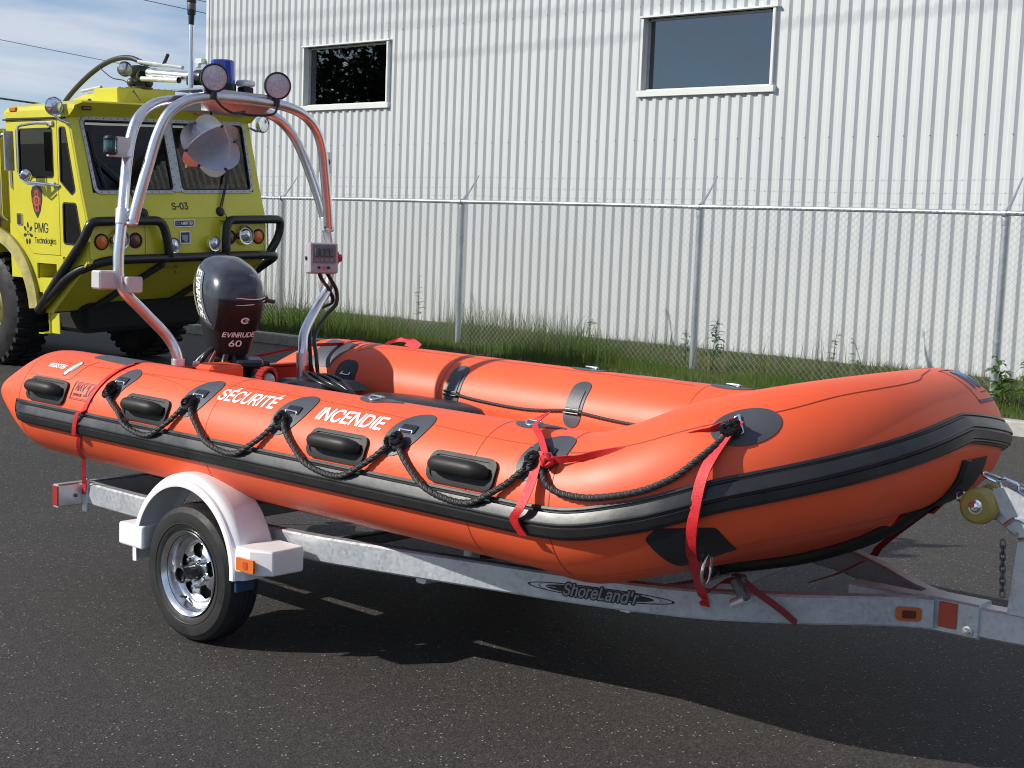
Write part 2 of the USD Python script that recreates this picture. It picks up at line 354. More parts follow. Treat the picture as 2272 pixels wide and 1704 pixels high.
# ------------------------------------------------------------------ frames
def yawframe(O, deg):
    t = math.radians(deg); return Frame(O, (math.cos(t), -math.sin(t), 0), (math.sin(t), math.cos(t), 0), (0, 0, 1))
W0 = Frame((0, 0, 0), (1, 0, 0), (0, 1, 0), (0, 0, 1))
BF = yawframe((-0.54565, 6.37302, 0), 40.5)            # boat and trailer: x to the bow, y away from the camera
nW = np.array([-math.sin(math.radians(42)), -math.cos(math.radians(42)), 0])
KF = yawframe(-nW * 12.61, 41.2)                       # kerb: y = 0 at its face
WF = yawframe(-nW * (12.61 + 3.4), 42)                 # wall: y = 0 at its outer ribs
FF = yawframe(-nW * (12.61 + 0.95), 42)                 # fence
tt, rr_ = math.radians(41), math.radians(2.8)
bt = np.array([math.cos(tt), -math.sin(tt), 0]); p0 = np.array([math.sin(tt), math.cos(tt), 0]); zz = np.array([0, 0, 1.])
TF = Frame((-5.377, 15.344, 0), bt, p0 * math.cos(rr_) + zz * math.sin(rr_), zz * math.cos(rr_) - p0 * math.sin(rr_))   # fire truck, parked on the cross-fall

# ================================================================== ground, kerb, verge
rng = np.random.default_rng(7)
g = 400.0
single('asphalt', (np.array([[-g, -g, 0], [g, -g, 0], [g, g, 0], [-g, g, 0]]), np.array([[0, 1, 2, 3]])), 'asphalt', kind='structure', smooth=False)
# precast kerb stones, 1.2 m each, slightly uneven
kb = MB()
for i in range(-22, 6):
    x0 = i * 1.5; dz, dy = rng.uniform(-.006, .006), rng.uniform(-.006, .006)
    kb.add(*cbox((x0 + .75, .075 + dy, .055 + dz), (1.488, .15, .16), .014))
single('kerb', kb, 'kerb_concrete', kind='structure', smooth=25, frame=KF)
def verge_z(y): return .115 + .045 * np.clip(y / 2.4, 0, 1.6)
xs = np.linspace(-36, 9, 90); ys = np.linspace(.15, 4.2, 12)
X, Y = np.meshgrid(xs, ys, indexing='ij')
Z = verge_z(Y) + .02 * (meshkit.noise(np.stack([X * 2, Y * 2, 0 * X], -1)) - .5)
single('verge', (np.stack([X, Y, Z], -1).reshape(-1, 3), grid_faces(len(xs), len(ys))), 'soil', kind='structure', smooth=True, frame=KF)

# grass on the verge: short turf, taller tufts along the fence, seed stalks
def blades(n, xr, yfun, hfun, wid, lean, seed, segs=3):
    r = np.random.default_rng(seed)
    x = r.uniform(xr[0], xr[1], n); y = yfun(r, n); h = hfun(r, n, x, y)
    keep = h > .015; x, y, h = x[keep], y[keep], h[keep]; n = len(x)
    a = r.uniform(0, 2 * np.pi, n); ln = r.normal(0, 1, n) * lean + lean * .6; w = wid * r.uniform(.6, 1.3, n)
    d = np.stack([np.cos(a), np.sin(a), 0 * a], 1); sd = np.stack([-np.sin(a + r.uniform(-.8, .8, n)), np.cos(a), 0 * a], 1); sd *= np.where(sd[:, :1] < 0, -1, 1)
    base = np.stack([x, y, verge_z(y) - .01], 1); V = []
    for k in range(segs + 1):
        t = k / segs; c = base + np.array([0, 0, 1.]) * (h * (t - .12 * t * t))[:, None] + d * (h * ln * t * t)[:, None]
        if k < segs:
            ww = (w * (1 - .55 * t))[:, None] / 2; V += [c - sd * ww, c + sd * ww]
        else: V.append(c)
    m = len(V); v = np.stack(V, 1).reshape(-1, 3); o = np.arange(n)[:, None] * m; F = []
    for k in range(segs - 1):
        q = 2 * k; F += [o + np.array([[q, q + 1, q + 3]]), o + np.array([[q, q + 3, q + 2]])]
    q = 2 * (segs - 1); F.append(o + np.array([[q, q + 1, q + 2]]))
    return v, np.vstack(F)
nz = lambda x, y, s, k: meshkit.noise(np.stack([x * s, y * s, 0 * x + k], -1))
XR = (-24, -3.2)
gr = MB()
gr.add(*blades(56000, XR, lambda r, n: r.uniform(.12, 3.2, n), lambda r, n, x, y: .05 + .11 * nz(x, y, 1.6, 1) * r.uniform(.5, 1.2, n), .0075, .35, 11, 2))
gr.add(*blades(24000, XR, lambda r, n: np.clip(r.normal(1.25, .5, n), .25, 3.2), lambda r, n, x, y: np.maximum(0, (.10 + .72 * nz(x, y, 1.1, 5) ** 1.9) * r.uniform(.35, 1.15, n)) * (1 - .42 * np.clip((x + 13.5) / 4, 0, 1)), .0085, .38, 12, 3))
def soft(p, up=.85):
    # blades shade like bent leaves: normals lean upwards
    m = UsdGeom.Mesh(p); v = np.array(m.GetPointsAttr().Get(), float); f = np.array(m.GetFaceVertexIndicesAttr().Get()).reshape(-1, 3); fn = np.cross(v[f[:, 1]] - v[f[:, 0]], v[f[:, 2]] - v[f[:, 0]]); nn = np.zeros_like(v)
    for k in range(3): np.add.at(nn, f[:, k], fn)
    nn /= np.linalg.norm(nn, axis=1, keepdims=True) + 1e-12; nn = nn * (1 - up * .55) + np.array([0, 0, up]); nn /= np.linalg.norm(nn, axis=1, keepdims=True)
    from pxr import Vt
    m.CreateNormalsAttr(Vt.Vec3fArray.FromNumpy(nn.astype(np.float32))); m.SetNormalsInterpolation('vertex'); return p
data(soft(single('grass', gr, 'grass_blade', smooth=False, frame=KF)), 'green turf and tall grass growing along the fence foot', 'grass', None, 'stuff')
st = MB(); st.add(*blades(1500, XR, lambda r, n: np.clip(r.normal(1.3, .45, n), .5, 3.2), lambda r, n, x, y: (.40 + 1.05 * nz(x, y, .9, 9) ** 1.2) * r.uniform(.5, 1.1, n) * (1 - .5 * np.clip((x + 13.5) / 3, 0, 1)), .006, .16, 13, 4))
rs = np.random.default_rng(4)
data(single('seed_stalks', st, 'grass_dry', smooth=False, frame=KF), 'dry grass stalks sticking up through the green verge', 'grass', None, 'stuff')
def weed(x, y, h, n, seed, label, spread=.16):
    r = np.random.default_rng(seed); t = Thing('weed_plant', label, 'weed', KF, (x, y, verge_z(y)), 'weeds along the fence'); z0 = float(verge_z(y))
    lean = r.normal(0, .06, 2); P = np.array([[x + lean[0] * k * k, y + lean[1] * k * k, z0 + h * k] for k in np.linspace(0, 1, 7)])
    t.part('stem', pipe(P, np.linspace(.006, .0025, 7), 5), 'weed_leaf')
    lf = MB()
    for i in range(n):
        k = r.uniform(.08, 1.0); c = P[0] * (1 - k) + P[-1] * k; a = i * 2.4 + r.uniform(-.4, .4); L = spread * (1.15 - .65 * k) * r.uniform(.7, 1.2); w = L * r.uniform(.16, .26)
        d = np.array([math.cos(a), math.sin(a), 0]); s_ = np.array([-d[1], d[0], 0]); up = np.array([0, 0, 1.])
        q = [c, c + d * L * .35 + up * L * .28 - s_ * w, c + d * L * .4 + up * L * .22, c + d * L * .35 + up * L * .28 + s_ * w, c + d * L * .75 + up * L * .22 - s_ * w * .7, c + d * L * .8 + up * L * .17, c + d * L * .75 + up * L * .22 + s_ * w * .7, c + d * L + up * L * .02]
        lf.add(np.array(q), np.array([[0, 1, 2], [0, 2, 3], [1, 4, 5], [1, 5, 2], [2, 5, 6], [2, 6, 3], [4, 7, 5], [5, 7, 6]]))
    t.part('leaves', lf, 'weed_leaf', smooth=False, kind='stuff')
weed(-9.35, 1.35, .62, 34, 1, 'bushy leafy weed growing just left of the third fence post')
weed(-9.62, 1.2, .45, 24, 2, 'shorter leafy weed beside the bushy one near the third fence post', .13)
weed(-7.9, 1.5, .58, 18, 3, 'thin upright weed between the third and fourth fence posts', .11)
weed(-7.5, 1.45, .50, 16, 8, 'small sparse weed just left of the hump of the orange bow', .12)
weed(-5.35, .75, .55, 40, 4, 'dense green weed right of the fourth fence post above the kerb', .22)
weed(-5.75, .95, .48, 30, 5, 'broad leafed weed at the foot of the fourth fence post', .2)
weed(-11.3, 1.4, .46, 26, 6, 'low leafy weed in front of the ribbed wall between the second and third posts', .14)
weed(-14.3, 1.5, .85, 20, 7, 'tall bent weed left of the second fence post', .12)

# ================================================================== corrugated building
bld = Thing('metal_building', 'white ribbed sheet-metal building with two windows', 'building', WF, (-12, 0, 0))
HT, XL, XR_ = 7.8, -22.17, 6.0
WINS = [(-19.40, -17.36, 3.62, 4.59), (-12.23, -10.19, 3.62, 4.59)]
P_ = .168
def wall_panel(x0, n):
    prof = []
    for i in range(n):
        a = x0 + i * P_; prof += [(a, 0.0), (a + .052, 0.0), (a + .089, .028), (a + .142, .028)]
    prof.append((x0 + n * P_, 0.0)); prof = np.array(prof); b = MB(); cuts = set()
    for w in WINS: cuts |= {w[0], w[1]}
    xs_ = np.unique(np.concatenate([prof[:, 0], [c for c in cuts if prof[0, 0] < c < prof[-1, 0]]]))
    ds = np.interp(xs_, prof[:, 0], prof[:, 1])
    for i in range(len(xs_) - 1):
        xm = (xs_[i] + xs_[i + 1]) / 2; zs = [(.05, HT)]
        for w in WINS:
            if w[0] < xm < w[1]: zs = [(.05, w[2]), (w[3], HT)]
        for z0, z1 in zs:
            zz_ = np.linspace(z0, z1, 2)
            b.add(np.array([[xs_[i], ds[i], z0], [xs_[i + 1], ds[i + 1], z0], [xs_[i + 1], ds[i + 1], z1], [xs_[i], ds[i], z1]]), np.array([[0, 1, 2, 3]]))
    return b
x = XL + .05; k = 0
while x < XR_:
    bld.part('wall_panel', wall_panel(x, 6), 'wall_paint', smooth=False); x += 6 * P_
xe = x
bld.part('corner_trim', MB().add(*cbox((XL + .012, .012, HT / 2), (.09, .06, HT - .1), .008)), 'trim_paint')
bld.part('end_wall', MB().add(*cbox((XL + .02, 7.05, HT / 2 - .01), (.04, 14, HT - .14), .004)), 'wall_paint')
bld.part('end_wall', MB().add(*cbox((xe - .02, 7.05, HT / 2 - .01), (.04, 14, HT - .14), .004)), 'wall_paint')
bld.part('roof', MB().add(*hull([(XL - .2, -.25, HT), (xe + .2, -.25, HT), (XL - .2, 14.3, HT), (xe + .2, 14.3, HT), (XL - .2, 7, HT + 1.1), (xe + .2, 7, HT + 1.1)])), 'trim_paint')
bld.part('back_lining', MB().add(*cbox(((XL + xe) / 2, 1.6, HT / 2 - .1), (xe - XL - .3, .05, HT - .4), .004)), 'cab_dark')
sc = MB(); hd = lathe([(0, .004), (.006, .004), (.007, 0)], (0, 0, 0), (0, -1, 0), 6)
for zrow in (1.55, 2.95, 4.75):
    xx_ = XL + .1
    while xx_ < xe:
        if not any(w[0] - .06 < xx_ < w[1] + .06 and w[2] - .1 < zrow < w[3] + .1 for w in WINS): sc.add(hd[0] + np.array([xx_, -.0005, zrow]), hd[1])
        xx_ += 2 * P_
bld.part('wall_screw', sc, 'steel_dark', kind='stuff')
for w in WINS:
    a, b_, z0, z1 = w
    fr = bld.part('window', MB().add(*cbox(((a + b_) / 2, .085, z0 + .0), (b_ - a + .0, .10, .036), .004)), 'trim_paint', label='white framed fixed window')
    fm = MB()
    fm.add(*cbox(((a + b_) / 2, .0, z0 - .045), (b_ - a + .15, .075, .085), .004))      # sill
    fm.add(*cbox(((a + b_) / 2 + .01, -.004, z1 + .012), (b_ - a + .14, .085, .024), .003))  # head flashing
    fm.add(*cbox((a - .022, .045, (z0 + z1) / 2 + .0), (.042, .15, z1 - z0 - .002), .003))
    fm.add(*cbox((b_ + .022, .045, (z0 + z1) / 2 + .0), (.042, .15, z1 - z0 - .002), .003))
    bld.part('frame', fm, 'trim_paint', fr)
    sash = MB()
    for c, s_ in (((a + .016, .10, (z0 + z1) / 2), (.030, .03, z1 - z0 - .05)), ((b_ - .016, .10, (z0 + z1) / 2), (.030, .03, z1 - z0 - .05)), (((a + b_) / 2, .10, z1 - .017), (b_ - a - .066, .03, .03))): sash.add(*cbox(c, s_, .003))
    bld.part('sash', sash, 'seal_grey', fr)
    bld.part('pane', MB().add(*cbox(((a + b_) / 2, .112, (z0 + z1) / 2), (b_ - a - .03, .006, z1 - z0 - .03), .001)), 'window_glass', fr, smooth=False)
lamp = bld.part('corner_bracket', MB().add(*cbox((XL - .13, -.06, 4.50), (.22, .10, .10), .012)).add(*cbox((XL - .16, -.08, 4.42), (.08, .07, .08), .01)), 'trim_paint')

# ================================================================== chain-link fence
fen = Thing('chain_link_fence', 'galvanised chain-link fence with barbed-wire arms in front of ribbed wall', 'fence', FF, (-11, 0, .12))
RZ = 2.0
PX = [-20.5, -16.92, -13.23, -9.48, -5.91, -2.3, 1.3]
for px in PX:
    pst = fen.part('post', pipe([(px, .035, .05), (px, .035, RZ - .10)], .037, 14), 'fence_steel')
    fen.part('post_cap', MB().add(*lathe([(0, .09), (.03, .085), (.044, .055), (.044, -.02), (.038, -.03)], (px, .035, RZ - .09), (0, 0, 1), 14)).add(*lathe([(.030, -.022), (.036, -.02), (.036, .02), (.030, .022)], (px, 0, RZ), (1, 0, 0), 12)), 'fence_steel', pst)
    ar = fen.part('barb_arm', MB().add(*pipe([(px, .04, RZ + .02), (px + .01, .16, RZ + .15), (px + .02, .31, RZ + .355)], [.022, .014, .009], 6)), 'fence_steel', pst)
    fen.part('tie_band', MB().add(*lathe([(.038, -.012), (.0415, -.012), (.0415, .012), (.038, .012)], (px, .035, RZ - .33), (0, 0, 1), 14)).add(*lathe([(.038, -.012), (.0415, -.012), (.0415, .012), (.038, .012)], (px, .035, .75), (0, 0, 1), 14)), 'fence_steel', pst)
for a, b_ in zip(PX[:-1], PX[1:]):
    L = np.linspace(a, b_, 9); fen.part('top_rail', pipe(np.stack([L, 0 * L, RZ + .004 * np.sin((L - a) / (b_ - a) * np.pi)], 1), .0245, 12), 'fence_steel')
cm = MB(); dg = .074; zt0, zt1 = .16, RZ + .035
n = int((zt1 - zt0) / (dg / 2)); xw = PX[0]
while xw < PX[-1]:
    zz_ = zt0 + np.arange(n + 1) * dg / 2; w_ = np.where(np.arange(n + 1) % 2 == 0, 0, 1)
    P = np.stack([xw + w_ * dg / 2 - .0 , -.028 + .004 * (w_ - .5), zz_], 1)
    # thin triangular wire
    o = np.array([[.0026, 0, 0], [-.0013, .0023, 0], [-.0013, -.0023, 0]])
    v = (P[:, None] + o[None]).reshape(-1, 3); j = np.arange(3); k2 = (j + 1) % 3
    f = np.vstack([np.stack([i * 3 + j, i * 3 + k2, i * 3 + 3 + k2, i * 3 + 3 + j], 1) for i in range(n)])
    cm.add(v, f)
    P2 = P.copy(); P2[:, 0] = xw - w_ * dg / 2 + 0; v2 = (P2[:, None] + o[None]).reshape(-1, 3); cm.add(v2, f)
    xw += dg
fen.part('wire_mesh', cm, 'fence_wire', smooth=False, kind='stuff')
for i, (oy, oz) in enumerate(((.10, .085), (.20, .20), (.30, .335))):
    bw = MB()
    for a, b_ in zip(PX[:-1], PX[1:]):
        L = np.linspace(a, b_, 12); sag = -.015 * np.sin((L - a) / (b_ - a) * np.pi)
        bw.add(*pipe(np.stack([L, 0 * L + oy, RZ + oz + sag], 1), .0014, 5))
        for xb in np.arange(a + .1, b_, .125):
            s_ = RZ + oz - .015 * math.sin((xb - a) / (b_ - a) * math.pi)
            bw.add(*pipe([(xb - .006, oy, s_ - .014), (xb + .006, oy, s_ + .014)], .0013, 4)); bw.add(*pipe([(xb + .005, oy - .012, s_ + .006), (xb - .005, oy + .012, s_ - .006)], .0013, 4))
    fen.part('barbed_wire', bw, 'fence_wire', smooth=False)

# ================================================================== overhead lines
def camray(px, py, dist):
    d = FW + RT * (px - 1136) / 3205 - UP * (py - 852) / 3205; return np.array([0, 0, HC]) + d * dist
def wire(a, b, r, label, sag=.0):
    a, b = np.asarray(a), np.asarray(b); t = np.linspace(0, 1, 24); P = a + (b - a) * t[:, None]; P[:, 2] -= sag * 4 * t * (1 - t)
    single('power_line', pipe(P, r, 5), 'line_black', label, 'power line', smooth=True)
def line_thru(p, q, ext):
    d = q - p; return p - d * ext, q + d * ext
wire(*line_thru(camray(320, 0, 44), camray(463, 31, 46), 1.2), .011, 'thin overhead line near the top beside the building corner')
wire(*line_thru(camray(430, -2, 46), camray(465, 6, 47), 6), .011, 'short end of an overhead line at the very top of the picture')
wire(*line_thru(camray(-10, 86, 48), camray(240, 136, 48), 1.5), .010, 'long thin overhead line sloping down behind the fire truck hose')
wire(*line_thru(camray(-10, 217, 40), camray(70, 228, 40), 1.0), .028, 'thick dark cable just above the fire truck roof at left')
# lines whose shadows cross the wall
def wallpt(px, py):
    d = camray(px, py, 1) - np.array([0, 0, HC]); t = ((WF.O - np.array([0, 0, HC])) @ nW) / (d @ nW); return np.array([0, 0, HC]) + d * t
for (pa, pb, dist, nm) in (((870, 128), (2272, 2), 15, 'overhead line in front of the building, lowest of the three'), ((610, 80), (1400, 8), 16, 'overhead line in front of the building, middle of the three'), ((470, 52), (900, 10), 17, 'overhead line in front of the building, highest of the three')):
    A, B = wallpt(*pa) + SUN * dist, wallpt(*pb) + SUN * dist
    wire(*line_thru(A, B, 1.0), .012, nm)

# ================================================================== trees off to the left, mirrored in the windows
def tree(x, y, h, cw, seed, label, n=9000):
    r = np.random.default_rng(seed); t = Thing('tree', label, 'tree', W0, (x, y, 0)); tr = MB()
    tr.add(*pipe([(x, y, 0), (x + .1, y, h * .3), (x, y + .15, h * .75)], [.22, .17, .05], 8))
    tips = []
    for i in range(11):
        a = i * 2.4; z0 = h * r.uniform(.25, .6); L = cw * r.uniform(.5, .95); e = np.array([x + math.cos(a) * L, y + math.sin(a) * L, z0 + L * r.uniform(.4, 1.0)])
        tr.add(*pipe(smooth_path([(x, y, z0), (x + math.cos(a) * L * .5, y + math.sin(a) * L * .5, z0 + L * .45), e], 4), np.linspace(.09, .02, 9), 6)); tips += [e, (e + [x, y, z0 + L * .5]) / 2]
    tips += [np.array([x, y, h * .8]), np.array([x + .4, y, h * .93])]
    t.part('trunk', tr, 'trunk_bark')
    c = np.array(tips)[r.integers(0, len(tips), n)] + r.normal(0, cw * .17, (n, 3)); s_ = r.uniform(.10, .24, n)[:, None]
    d1 = r.normal(size=(n, 3)); d1 /= np.linalg.norm(d1, axis=1, keepdims=True); d2 = np.cross(d1, r.normal(size=(n, 3))); d2 /= np.linalg.norm(d2, axis=1, keepdims=True)
    v = np.stack([c - d1 * s_, c - d2 * s_ * .5, c + d1 * s_, c + d2 * s_ * .5], 1).reshape(-1, 3); f = np.arange(n * 4).reshape(-1, 4)
    t.part('crown', (v, f), 'tree_leaf', smooth=False)
tree(-36, 22.0, 9.8, 4.2, 1, 'dark leafy tree left of the yard, mirrored in the left window')
tree(-41, 27.0, 9.6, 4.2, 2, 'second dark tree left of the yard beyond the first')
tree(-38, 6.5, 10.4, 2.0, 3, 'slender tree left of the yard whose tip shows in the right window', 1800)

# ================================================================== brown building right of the yard (seen only in reflections)
bb_ = Thing('brown_building', 'brown ribbed building right of the yard, mirrored in the truck windscreen', 'building', W0, (20, 0, 0))
rb = MB()
for k in range(60):
    y0 = -18 + k * .5; rb.add(*cbox((19.97, y0 + .12, 5.5), (.06, .22, 11.0), .01))
bb_.part('wall', MB().add(*cbox((24, -3, 5.5), (8, 31, 11.0), .02)), 'brown_siding', smooth=20)
bb_.part('wall_rib', rb, 'brown_siding', smooth=20, kind='stuff')
bb_.part('roof_edge', MB().add(*cbox((24, -3, 11.1), (8.3, 31.3, .2), .02)), 'trim_paint', smooth=20)
# ================================================================== inflatable boat
YC, R0, S1 = .82, .235, 1.634
EA, PW = .798, 2 / 2.477
_t = np.linspace(0, 1, 700) ** 1.6 * np.pi / 2
_ex, _ey = S1 + EA * np.sin(_t) ** PW, -YC * np.cos(_t) ** PW
_ez = PchipInterpolator([0, .12, .35, .6, .85, 1.0], [.786, .789, .840, .926, .981, 1.006])(np.sin(_t))
_el = np.concatenate([[0], np.cumsum(np.hypot(np.hypot(np.diff(_ex), np.diff(_ey)), np.diff(_ez)))])
SBOW = S1 + _el[-1]
def strake_shift(s):
    m = SBOW - np.abs(SBOW - np.asarray(s, float)); tau = np.interp(m - S1, _el, _t) / (np.pi / 2); return 24 * np.clip(((19 + 119 * tau) / 138 - .3) / .7, 0, 1) ** 2 * (m > S1)
_rs = PchipInterpolator([-1.76, -1.752, -1.735, -1.70, -1.66, -1.52, -1.40, -1.29, -1.20], [.001, .030, .052, .072, .090, .150, .198, .230, R0])
def axis(s):
    s = np.asarray(s, float); x = np.where(s <= S1, s, np.interp(s - S1, _el, _ex)); y = np.where(s <= S1, -YC, np.interp(s - S1, _el, _ey))
    z = np.where(s <= S1, .800 - .0065 * (s + .5), np.interp(s - S1, _el, _ez)); return np.stack([x, y, z], -1)
def rad(s):
    s = np.asarray(s, float); return np.where(s < -1.2, _rs(np.clip(s, -1.76, -1.2)), R0)
def tubept(s, ph, off=0.0, far=False):
    """point on the tube: s along it, ph degrees from outboard (0) over the top (90) to inboard (180)"""
    s, ph, off = np.broadcast_arrays(np.asarray(s, float), np.radians(ph), np.asarray(off, float)); e = 2e-3
    ms = SBOW - np.abs(SBOW - s); sg = np.where(s > SBOW, -1.0, 1.0)        # past the bow the other side follows, mirrored
    A = axis(ms); T = (axis(np.minimum(ms + e, SBOW)) - axis(ms - e)); T[..., 1] = np.where(ms > SBOW - e, np.abs(T[..., 1]), T[..., 1]); T /= np.linalg.norm(T, axis=-1, keepdims=True)
    out = np.stack([T[..., 1], -T[..., 0], 0 * s], -1); out /= np.linalg.norm(out, axis=-1, keepdims=True)
    upv = np.cross(out, T); r = (rad(ms) + off)[..., None]
    P = A + r * (np.cos(ph)[..., None] * out + np.sin(ph)[..., None] * upv)
    P[..., 1] *= sg
    if far: P[..., 1] *= -1
    return P
def tubegrid(ss, phs, off=0.0, far=False, closed=True):
    Sg, Pg = np.meshgrid(ss, phs, indexing='ij'); v = tubept(Sg, Pg, off, far).reshape(-1, 3); f = grid_faces(len(ss), len(phs))
    if far: f = f[:, ::-1]
    return v, f
boat = Thing('inflatable_boat', 'orange rigid-bottom inflatable boat strapped on the galvanised trailer', 'inflatable boat', BF, (.5, 0, .42))
PH = np.linspace(0, 360, 73)
cone = np.concatenate([[-1.76, -1.757, -1.75, -1.74, -1.725, -1.70, -1.67], np.linspace(-1.63, -1.30, 12), [-1.25, -1.2]])
near_tube = tubegrid(np.concatenate([cone, np.linspace(-1.1, 1.60, 28)]), PH)
tube_n = boat.part('side_tube', near_tube, 'orange_fabric', smooth=True)
tube_f = boat.part('side_tube', tubegrid(np.concatenate([cone, np.linspace(-1.1, 1.60, 28)]), PH, far=True), 'orange_fabric', smooth=True)
sb = np.linspace(1.60, 2 * SBOW - 1.60, 121)
bow_t = boat.part('bow_tube', tubegrid(sb, PH), 'orange_fabric', smooth=True)
# seams: narrow glued tapes round and along the tubes
def ringseam(s, parent, far=False, ph=(0, 360), w=.0035, ds=lambda p: 0 * p):
    pp = np.linspace(ph[0], ph[1], 60); v = np.stack([tubept(s + ds(pp) - w / 2, pp, .0008, far), tubept(s + ds(pp) + w / 2, pp, .0008, far)], 1).reshape(-1, 3)
    boat.part('seam', (v, np.stack([np.arange(0, 118, 2), np.arange(2, 120, 2), np.arange(3, 120, 2), np.arange(1, 119, 2)], 1)), 'seam_line', parent, smooth=True)
for s in (-1.28, .062, 1.435): ringseam(s, tube_n)
for s in (-1.28, -.26, 1.16): ringseam(s, tube_f, True)
ringseam(1.765, bow_t); ringseam(2 * SBOW - 1.765, bow_t)
def lineseam(pts, parent, far=False, w=.004):
    p = smooth_path([(a, b, 0) for a, b in pts], 8); P = tubept(p[:, 0], p[:, 1], .0009, far); nrm = P - tubept(p[:, 0], p[:, 1], -.05, far)
    sd = np.cross(np.gradient(P, axis=0), nrm); boat.part('seam', ribbon(P, sd, w, .0006), 'seam_line', parent, smooth=True)
lineseam([(-1.25, 36), (-1.0, 36), (-.93, 40), (-.90, 60), (-.87, 68)], tube_n)
lineseam([(-1.1, 58), (-.4, 60), (0, 40)], tube_n, w=.002); lineseam([(-.58, 62), (.5, 66), (1.43, 55), (1.7, 56)], tube_n, w=.002)
lineseam([(1.77, 52), (2.1, 50), (2.365, 52.5), (2.557, 61), (2.825, 65.5), (2.93, 69), (3.005, 76), (3.2, 90), (3.24, 105)], bow_t)
lineseam([(-.95, 122), (-.8, 106), (-.3, 103), (1.1, 103)], tube_f, True, .002)

# rubbing strake: a two-stepped rubber profile round the whole outside
prof = [(6.0, .0005), (5.8, .008), (4.0, .010), (3.4, .005), (2.4, .005), (1.6, .017), (-4.6, .030), (-6.2, .031), (-7.0, .024), (-8.4, .024), (-9.0, .030), (-14.6, .026), (-15.4, .020), (-16.4, .020), (-17.0, .013), (-18.6, .012), (-19.2, .0005)]
ss = np.concatenate([np.linspace(-1.30, 1.6, 46), sb[1:-1:1], 2 * SBOW - np.linspace(1.6, -1.30, 46)])
Sg, Kg = np.meshgrid(ss, np.arange(len(prof)), indexing='ij'); pr = np.array(prof)
endt = np.clip((np.minimum(Sg, 2 * SBOW - Sg) + 1.305) / .03, .25, 1)
v = tubept(Sg, pr[Kg, 0] + strake_shift(Sg), pr[Kg, 1] * endt).reshape(-1, 3)
stk = boat.part('rubbing_strake', (v, grid_faces(len(ss), len(prof))[:, ::-1]), 'strake_rubber', smooth=22)
for e in (-1.30,):
    for far in (False, True):
        boat.part('strake_end', hull(np.vstack([tubept(np.full(len(prof), e - .004 * k), pr[:, 0], pr[:, 1] * .3 * (1 - k) + .0006, far) for k in (0, 1)] )), 'strake_rubber', stk)

# flat pieces laid on a tube: outline in metres (a along the tube, b round it), thickness d
def onto(mesh, s0, ph0, far=False, size=.02, lift=.0006):
    m = subdiv(mesh, size); v, f = vf(m); w = tubept(s0 + v[:, 0], ph0 + np.degrees(v[:, 1] / R0), lift + v[:, 2], far); return w, (f[:, ::-1] if far else f)
def patch(name, poly, s0, ph0, m, d=.0025, far=False, parent=None, lift=.0006, label=None):
    return boat.part(name, onto(extrude(poly, d), s0, ph0, far, lift=lift), m, parent, smooth=40, label=label)
def basis(s, ph, far=False):
    c = tubept(s, ph, 0, far); n = tubept(s, ph, .05, far) - c; n /= np.linalg.norm(n); a = tubept(s + .02, ph, 0, far) - tubept(s - .02, ph, 0, far); a -= n * (a @ n); a /= np.linalg.norm(a); return c, a, np.cross(n, a) * (-1 if far else 1), n
# note: for the near side a = towards the bow, b = up round the tube, n = outwards

# carry handles
for s in (-1.060, -.335, .805, 1.405):
    pad = patch('carry_handle', rrect(.295, .105, .035), s, 21, 'handle_rubber', .006)
    boat.part('pad_rim', onto(extrude(rrect(.295, .105, .035).difference(rrect(.265, .078, .026)), .011), s, 21), 'handle_rubber', pad)
    c, a, b_, n = basis(s, 21)
    P = smooth_path([c + a * x + n * h + b_ * .002 for x, h in ((-.118, .008), (-.100, .030), (-.07, .042), (0, .046), (.07, .042), (.100, .030), (.118, .008))], 6)
    boat.part('grip', pipe(P, np.interp(np.linspace(0, 1, len(P)), [0, .12, .3, .7, .88, 1], [.015, .024, .028, .028, .024, .015]), 16), 'handle_rubber', pad, smooth=True)

def dee(c, a, b_, n, size=.032, r=.0042, tilt=.5):
    """D-shaped ring lying on b_, straight bar along a"""
    up = b_ * math.cos(tilt) + n * math.sin(tilt)
    P = [c + a * (size * .95 * math.cos(t)) - up * (size * 1.15 * math.sin(t)) + n * .008 for t in np.linspace(0, math.pi, 15)]
    return MB().add(*pipe(P, r, 8)).add(*pipe([c - a * size + n * .008, c + a * size + n * .008], r, 8))
def coil(c, a, b_, n, R, r, seed):
    rr = np.random.default_rng(seed); m = MB()
    for k in range(4):
        ax = a * math.cos(k * 1.1) + n * math.sin(k * 1.1); o = c + rr.normal(0, .006, 3) - b_ * .006 * k
        t = np.linspace(0, 2 * np.pi, 18); m.add(*pipe(np.array([o + ax * R * math.cos(q) + b_ * R * .9 * math.sin(q) for q in t]), r, 10, lobes=3, twist=150.))
    return m
DR = [(-.585, 45), (-.058, 46), (.498, 46), (1.092, 47), (1.700, 48)]
for i, (s, ph) in enumerate(DR):
    teardrop = affinity.rotate(ellipse(.135, .086), 58) if i else affinity.rotate(rrect(.23, .13, .05), 58)
    pd = patch('ring_patch', affinity.scale(teardrop, .82, .82), s, ph - 1, 'grey_patch')
    c, a, b_, n = basis(s + .0, ph - 4)
    boat.part('webbing_loop', onto(extrude(rrect(.07, .035, .006), .007), s + .005, ph + 1), 'black_plastic', pd)
    boat.part('ring', dee(c + b_ * .012, a, b_, n), 'chrome', pd, smooth=True)
